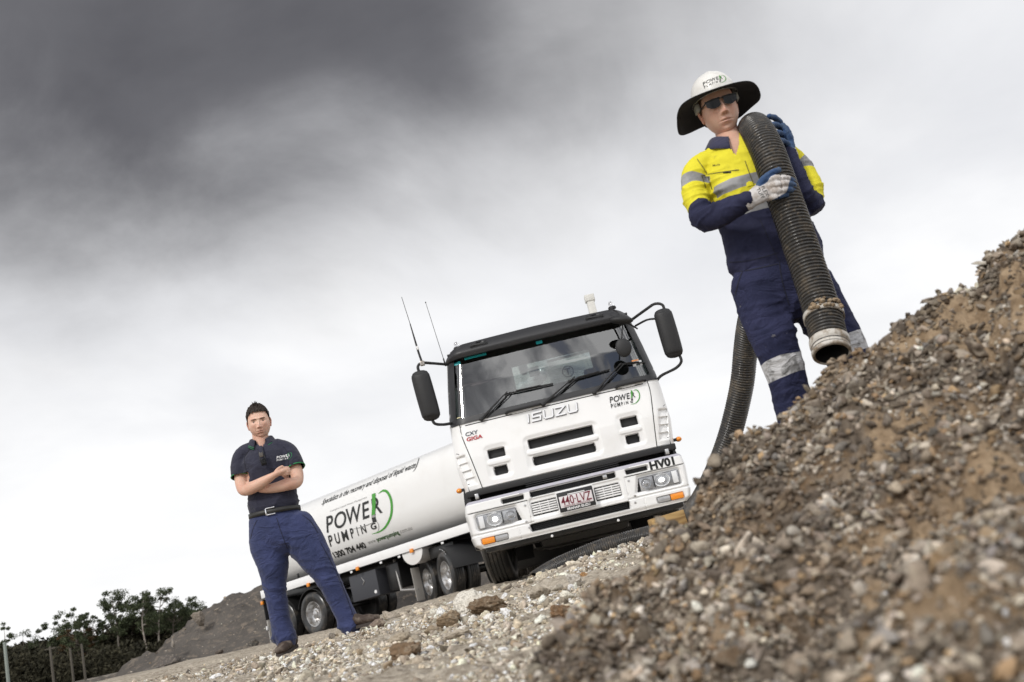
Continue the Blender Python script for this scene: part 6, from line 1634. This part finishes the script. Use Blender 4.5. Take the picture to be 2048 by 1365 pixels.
# sunglasses
SGB = bpy.data.objects.new('worn_sunglasses', None); COL.objects.link(SGB); SGB.parent = PB; SGB.matrix_parent_inverse = IPB; SGB.matrix_world = MhB
def gsurf(x, z, off=0.): return (x, -.1045-off+1.9*x*x+26*abs(x)**3.6*1.5, z)
for s in (-1, 1):
    V = []; n1, n2_ = 16, 9
    for i in range(n1):
        t = i/(n1-1); x = s*(.008+.058*t)
        top = .018-.001*t+.002*math.sin(PI*t); bot = -.021*(math.sin(PI*min(1, .12+.80*t)))**.6+.004*t
        for j in range(n2_): V.append(gsurf(x, bot+(top-bot)*j/(n2_-1)))
    f_ = grid_faces(n1, n2_); o = mesh_np('lens', np.array(V), f_, sgm, SGB)
    G().tube([gsurf(s*(.006+.062*t), .017-.002*t, .001) for t in np.linspace(0, 1, 14)], .0022, 6).build('frame', matblk, o)
    e = gsurf(s*.066, .012); G().tube([e, (s*.079, -.03, .010), (s*.082, .02, .006)], .0026, 6).build('temple_arm', matblk, SGB)
G().tube([gsurf(-.010, .012, .001), gsurf(0, .014, .002), gsurf(.010, .012, .001)], .0025, 6).build('bridge', matblk, SGB)

# ---- gloves
def _glove(t, b):
    bl = t.attr('blue').outputs['Fac']; o = t.obj(); n = t.noise(30, o, 5, .6)
    gw = t.mix(t.ss(n, .4, .7), (.58, .56, .55), (.36, .31, .27)); bu = t.mix(t.ss(n, .35, .7), (.018, .055, .15), (.06, .10, .17))
    t.set(b.inputs['Base Color'], t.mix(t.ss(bl, .42, .58), gw, bu)); t.set(b.inputs['Normal'], t.bump(t.noise(200, o, 2), .25, .003))
glm = mat('glove_knit', (.5, .5, .5), .8, fn=_glove)
def glove(name, palm, fingers, thumb, cuff, side, blue_fn):
    g = G(); g.loft(palm, 20, 5, side=side)
    for fc in fingers+[thumb]:
        k = len(fc); g.loft([(p, r_, None) for p, r_ in fc], 12, 5)
    g.loft(cuff, 20, 3, side=side)
    o = fb(remesh(g, name, .0032, glm, PB, 3)); V, N = getco(o); setattr_f(o, 'blue', blue_fn(V)); wrinkle(o, .0016, (40, 40, 40), 45); return o
def Bc(*p): return B_(*p)
fing = [[(Bc(1533, 364, -.335), .0150), (Bc(1548, 357, -.350), .0145), (Bc(1566, 356, -.340), .0135), (Bc(1582, 360, -.295), .0125), (Bc(1589, 364, -.25), .0115)],
        [(Bc(1536, 374, -.338), .0150), (Bc(1556, 369, -.352), .0145), (Bc(1574, 368, -.335), .0135), (Bc(1588, 371, -.285), .0125), (Bc(1593, 375, -.24), .0115)],
        [(Bc(1536, 385, -.338), .0150), (Bc(1557, 382, -.350), .0140), (Bc(1575, 380, -.332), .0130), (Bc(1588, 382, -.285), .0120), (Bc(1593, 386, -.245), .0110)],
        [(Bc(1532, 397, -.330), .0140), (Bc(1550, 395, -.345), .0125), (Bc(1566, 391, -.330), .0120), (Bc(1578, 390, -.30), .0110), (Bc(1585, 392, -.265), .0100)]]
thb = [(Bc(1513, 382, -.330), .018), (Bc(1524, 364, -.340), .017), (Bc(1535, 352, -.345), .015), (Bc(1547, 344, -.345), .0135), (Bc(1558, 340, -.335), .012)]
palmF = [(Bc(1502, 400, -.325), .034, .024), (Bc(1513, 393, -.332), .040, .024), (Bc(1525, 385, -.336), .044, .022), (Bc(1536, 379, -.338), .043, .018)]
cuffF = [(Bc(1497, 402, -.318), .041, .039), (Bc(1504, 399, -.325), .036, .030)]
zf = [np.array(p) for p, r_ in thb]
def blueF(V):
    x_, y_ = pxof(V); d, t, S = along(V, zf)
    tips = sstep(x_+.25*(y_-375), 1572, 1580); th_b = ((d < .020) & (t > S[1]*.4)).astype(float); low = sstep(y_-(1540-x_)*.55-403, -2, 3); return np.clip(tips+th_b+low*(x_ > 1505), 0, 1)
gl1 = glove('glove', palmF, fing, thb, cuffF, (0, 0, 1), blueF)
fnp = projector(gl1, Bc(1521, 374, -.6), (.25, 0, -1), (1, 0, .22), (0, 1, 0), 1., .0015)
g = G(); mapped(text2d('FLEX', .021, 0, .0003), fnp, g); mapped(text2d('TUFF', .021, 0, .0003), lambda u, v: fnp(u, v-.020), g); fb(g.build('glove_print', ink, PB, smooth=False))
# upper glove: reaches round the back of the hose
fing2 = []
for i in range(4):
    ox, oy = i*6.5, i*16
    fing2.append([(Bc(1567+ox*.55, 262+oy*.75, .0-.012*i), .0150), (Bc(1560+ox, 246+oy, -.015-.012*i), .0150), (Bc(1549+ox, 236+oy, -.05-.015*i), .0140), (Bc(1538+ox, 233+oy, -.10-.018*i), .0125)])
thb2 = [(Bc(1577, 300, -.04), .017), (Bc(1577, 278, -.06), .016), (Bc(1572, 262, -.07), .014), (Bc(1566, 250, -.07), .012)]
palm2 = [(Bc(1579, 305, -.045), .036, .028), (Bc(1578, 290, -.03), .040, .024), (Bc(1575, 275, -.015), .044, .022), (Bc(1569, 262, -.005), .042, .020)]
cuff2 = [(Bc(1580, 314, -.05), .040, .038), (Bc(1579, 303, -.045), .037, .032)]
glove('glove', palm2, fing2, thb2, cuff2, (0, 1, 0), lambda V: sstep(pxof(V)[1], 300, 292))

# ------------------------------------------------------------------ the hose
HP = [(1663, 704, 4.00), (1652, 655, 4.05), (1635, 594, 4.10), (1612, 524, 4.145), (1584, 440, 4.19), (1556, 361, 4.225), (1537, 308, 4.27), (1519, 270, 4.345), (1510, 257, 4.44), (1506, 262, 4.56), (1508, 285, 4.70), (1520, 345, 4.95), (1535, 450, 5.4), (1522, 560, 5.8), (1500, 640, 6.05), (1491, 701, 6.2), (1485, 763, 6.3), (1472, 825, 6.4), (1455, 886, 6.5), (1430, 950, 6.65), (1398, 1010, 6.9), (1368, 1046, 7.15)]
pts = [at(*p) for p in HP]
pts += [at(1318, 1068, 7.4), at(1262, 1082, 7.5), (at(1205, 1099, 7.5)), at(1150, 1121, 7.5), at(1105, 1142, 7.45), at(1070, 1165, 7.35)]
C = cr_interp(np.array(pts), 40); L_ = np.concatenate([[0], np.cumsum(np.linalg.norm(np.diff(C, axis=0), axis=1))])
step = .0165/6; S = np.arange(0, L_[-1], step); Ch = np.stack([np.interp(S, L_, C[:, i]) for i in range(3)], 1)
k_ = 41; pad = np.vstack([np.repeat(Ch[:1], k_//2, 0), Ch, np.repeat(Ch[-1:], k_//2, 0)]); Cs = np.stack([np.convolve(pad[:, i], np.ones(k_)/k_, 'valid') for i in range(3)], 1)
Cs[:20] = Ch[:20]
HR = .070+.0*S; R_ = HR+.0052*np.abs(np.sin(PI*S/.0165))**.8*2-.004
V, Fc = loft([(p, r_, None) for p, r_ in zip(Cs, R_)], 30, 1, side=(.9, .1, .35), cap=False)
def _hose(t, b):
    o = t.obj(); n = t.noise(9, o, 6, .65); n2 = t.noise(50, o, 4, .6)
    c = t.mix(t.ss(n, .50, .74), (.034, .032, .030), (.105, .085, .062)); c = t.mix(t.math('MULTIPLY', t.ss(n2, .52, .7), .4), c, (.24, .19, .13))
    t.set(b.inputs['Base Color'], c); t.set(b.inputs['Roughness'], t.math('ADD', t.math('MULTIPLY', t.ss(n, .4, .65), .4), .20))
HO = empty('suction_hose', Matrix.Translation(Vector(pts[0])), 'long black ribbed suction hose over the worker shoulder trailing to the ground', 'hose')
IH = Matrix.Translation(-Vector(pts[0]))
ho = mesh_np('ribbed_tube', np.array(V), np.array(Fc), mat('hose_rubber', (.03, .03, .03), .4, fn=_hose), HO); ho.matrix_parent_inverse = IH
ax = Cs[0]-Cs[30]; ax /= np.linalg.norm(ax)
def hl(name, s0, s1, prof, m):
    """ring of revolution about the hose axis near the mouth; prof (s, r)"""
    s1_ = np.cross(ax, (0, 0, 1)); s1_ /= np.linalg.norm(s1_); s2_ = np.cross(ax, s1_); V = []; n = 48
    for i in range(n):
        a = 2*PI*i/n
        for (s, r_) in prof: V.append(Cs[0]-ax*s+(s1_*math.cos(a)+s2_*math.sin(a))*r_)
    o = mesh_np(name, np.array(V), grid_faces(n, len(prof), True), m, HO); o.matrix_parent_inverse = IH; return o
colm = mat('collar_plastic', (.55, .53, .48), .5, fn=lambda t, b: t.set(b.inputs['Base Color'], t.mix(t.ss(t.noise(22, t.obj(), 5, .65), .42, .62), (.54, .51, .46), (.22, .165, .11))))
hl('end_collar', 0, 0, [(.02, .066), (-.012, .066), (-.012, .077), (.002, .079), (.008, .075), (.030, .075), (.034, .080), (.058, .080), (.062, .074)], colm)
hl('bore', 0, 0, [(-.010, .0645), (.25, .062), (.26, .001)], darkv)
hl('hose_clamp', 0, 0, [(.165, .078), (.165, .083), (.19, .083), (.19, .078)], colm)
g = G(); rg = np.random.default_rng(3)
s1_ = np.cross(ax, (0, 0, 1)); s1_ /= np.linalg.norm(s1_); s2_ = np.cross(ax, s1_)
fdir = -np.array([0, 1, 0.])
for i in range(26):
    a0 = math.atan2(fdir@s2_, fdir@s1_)+rg.uniform(-.9, .9); p = Cs[0]-ax*rg.uniform(.17, .215)+(s1_*math.cos(a0)+s2_*math.sin(a0))*.086; q = rg.uniform(.006, .013); g.ell(p, (q, q, q*.8), 8)
mud = g.build('dried_mud', stone_m, HO); mud.matrix_parent_inverse = IH; mud['kind'] = 'stuff'
ca = mud.data.color_attributes.new('Col', 'FLOAT_COLOR', 'POINT'); ca.data.foreach_set('color', np.tile(np.array([.30, .22, .14, 1], np.float32), len(mud.data.vertices)))
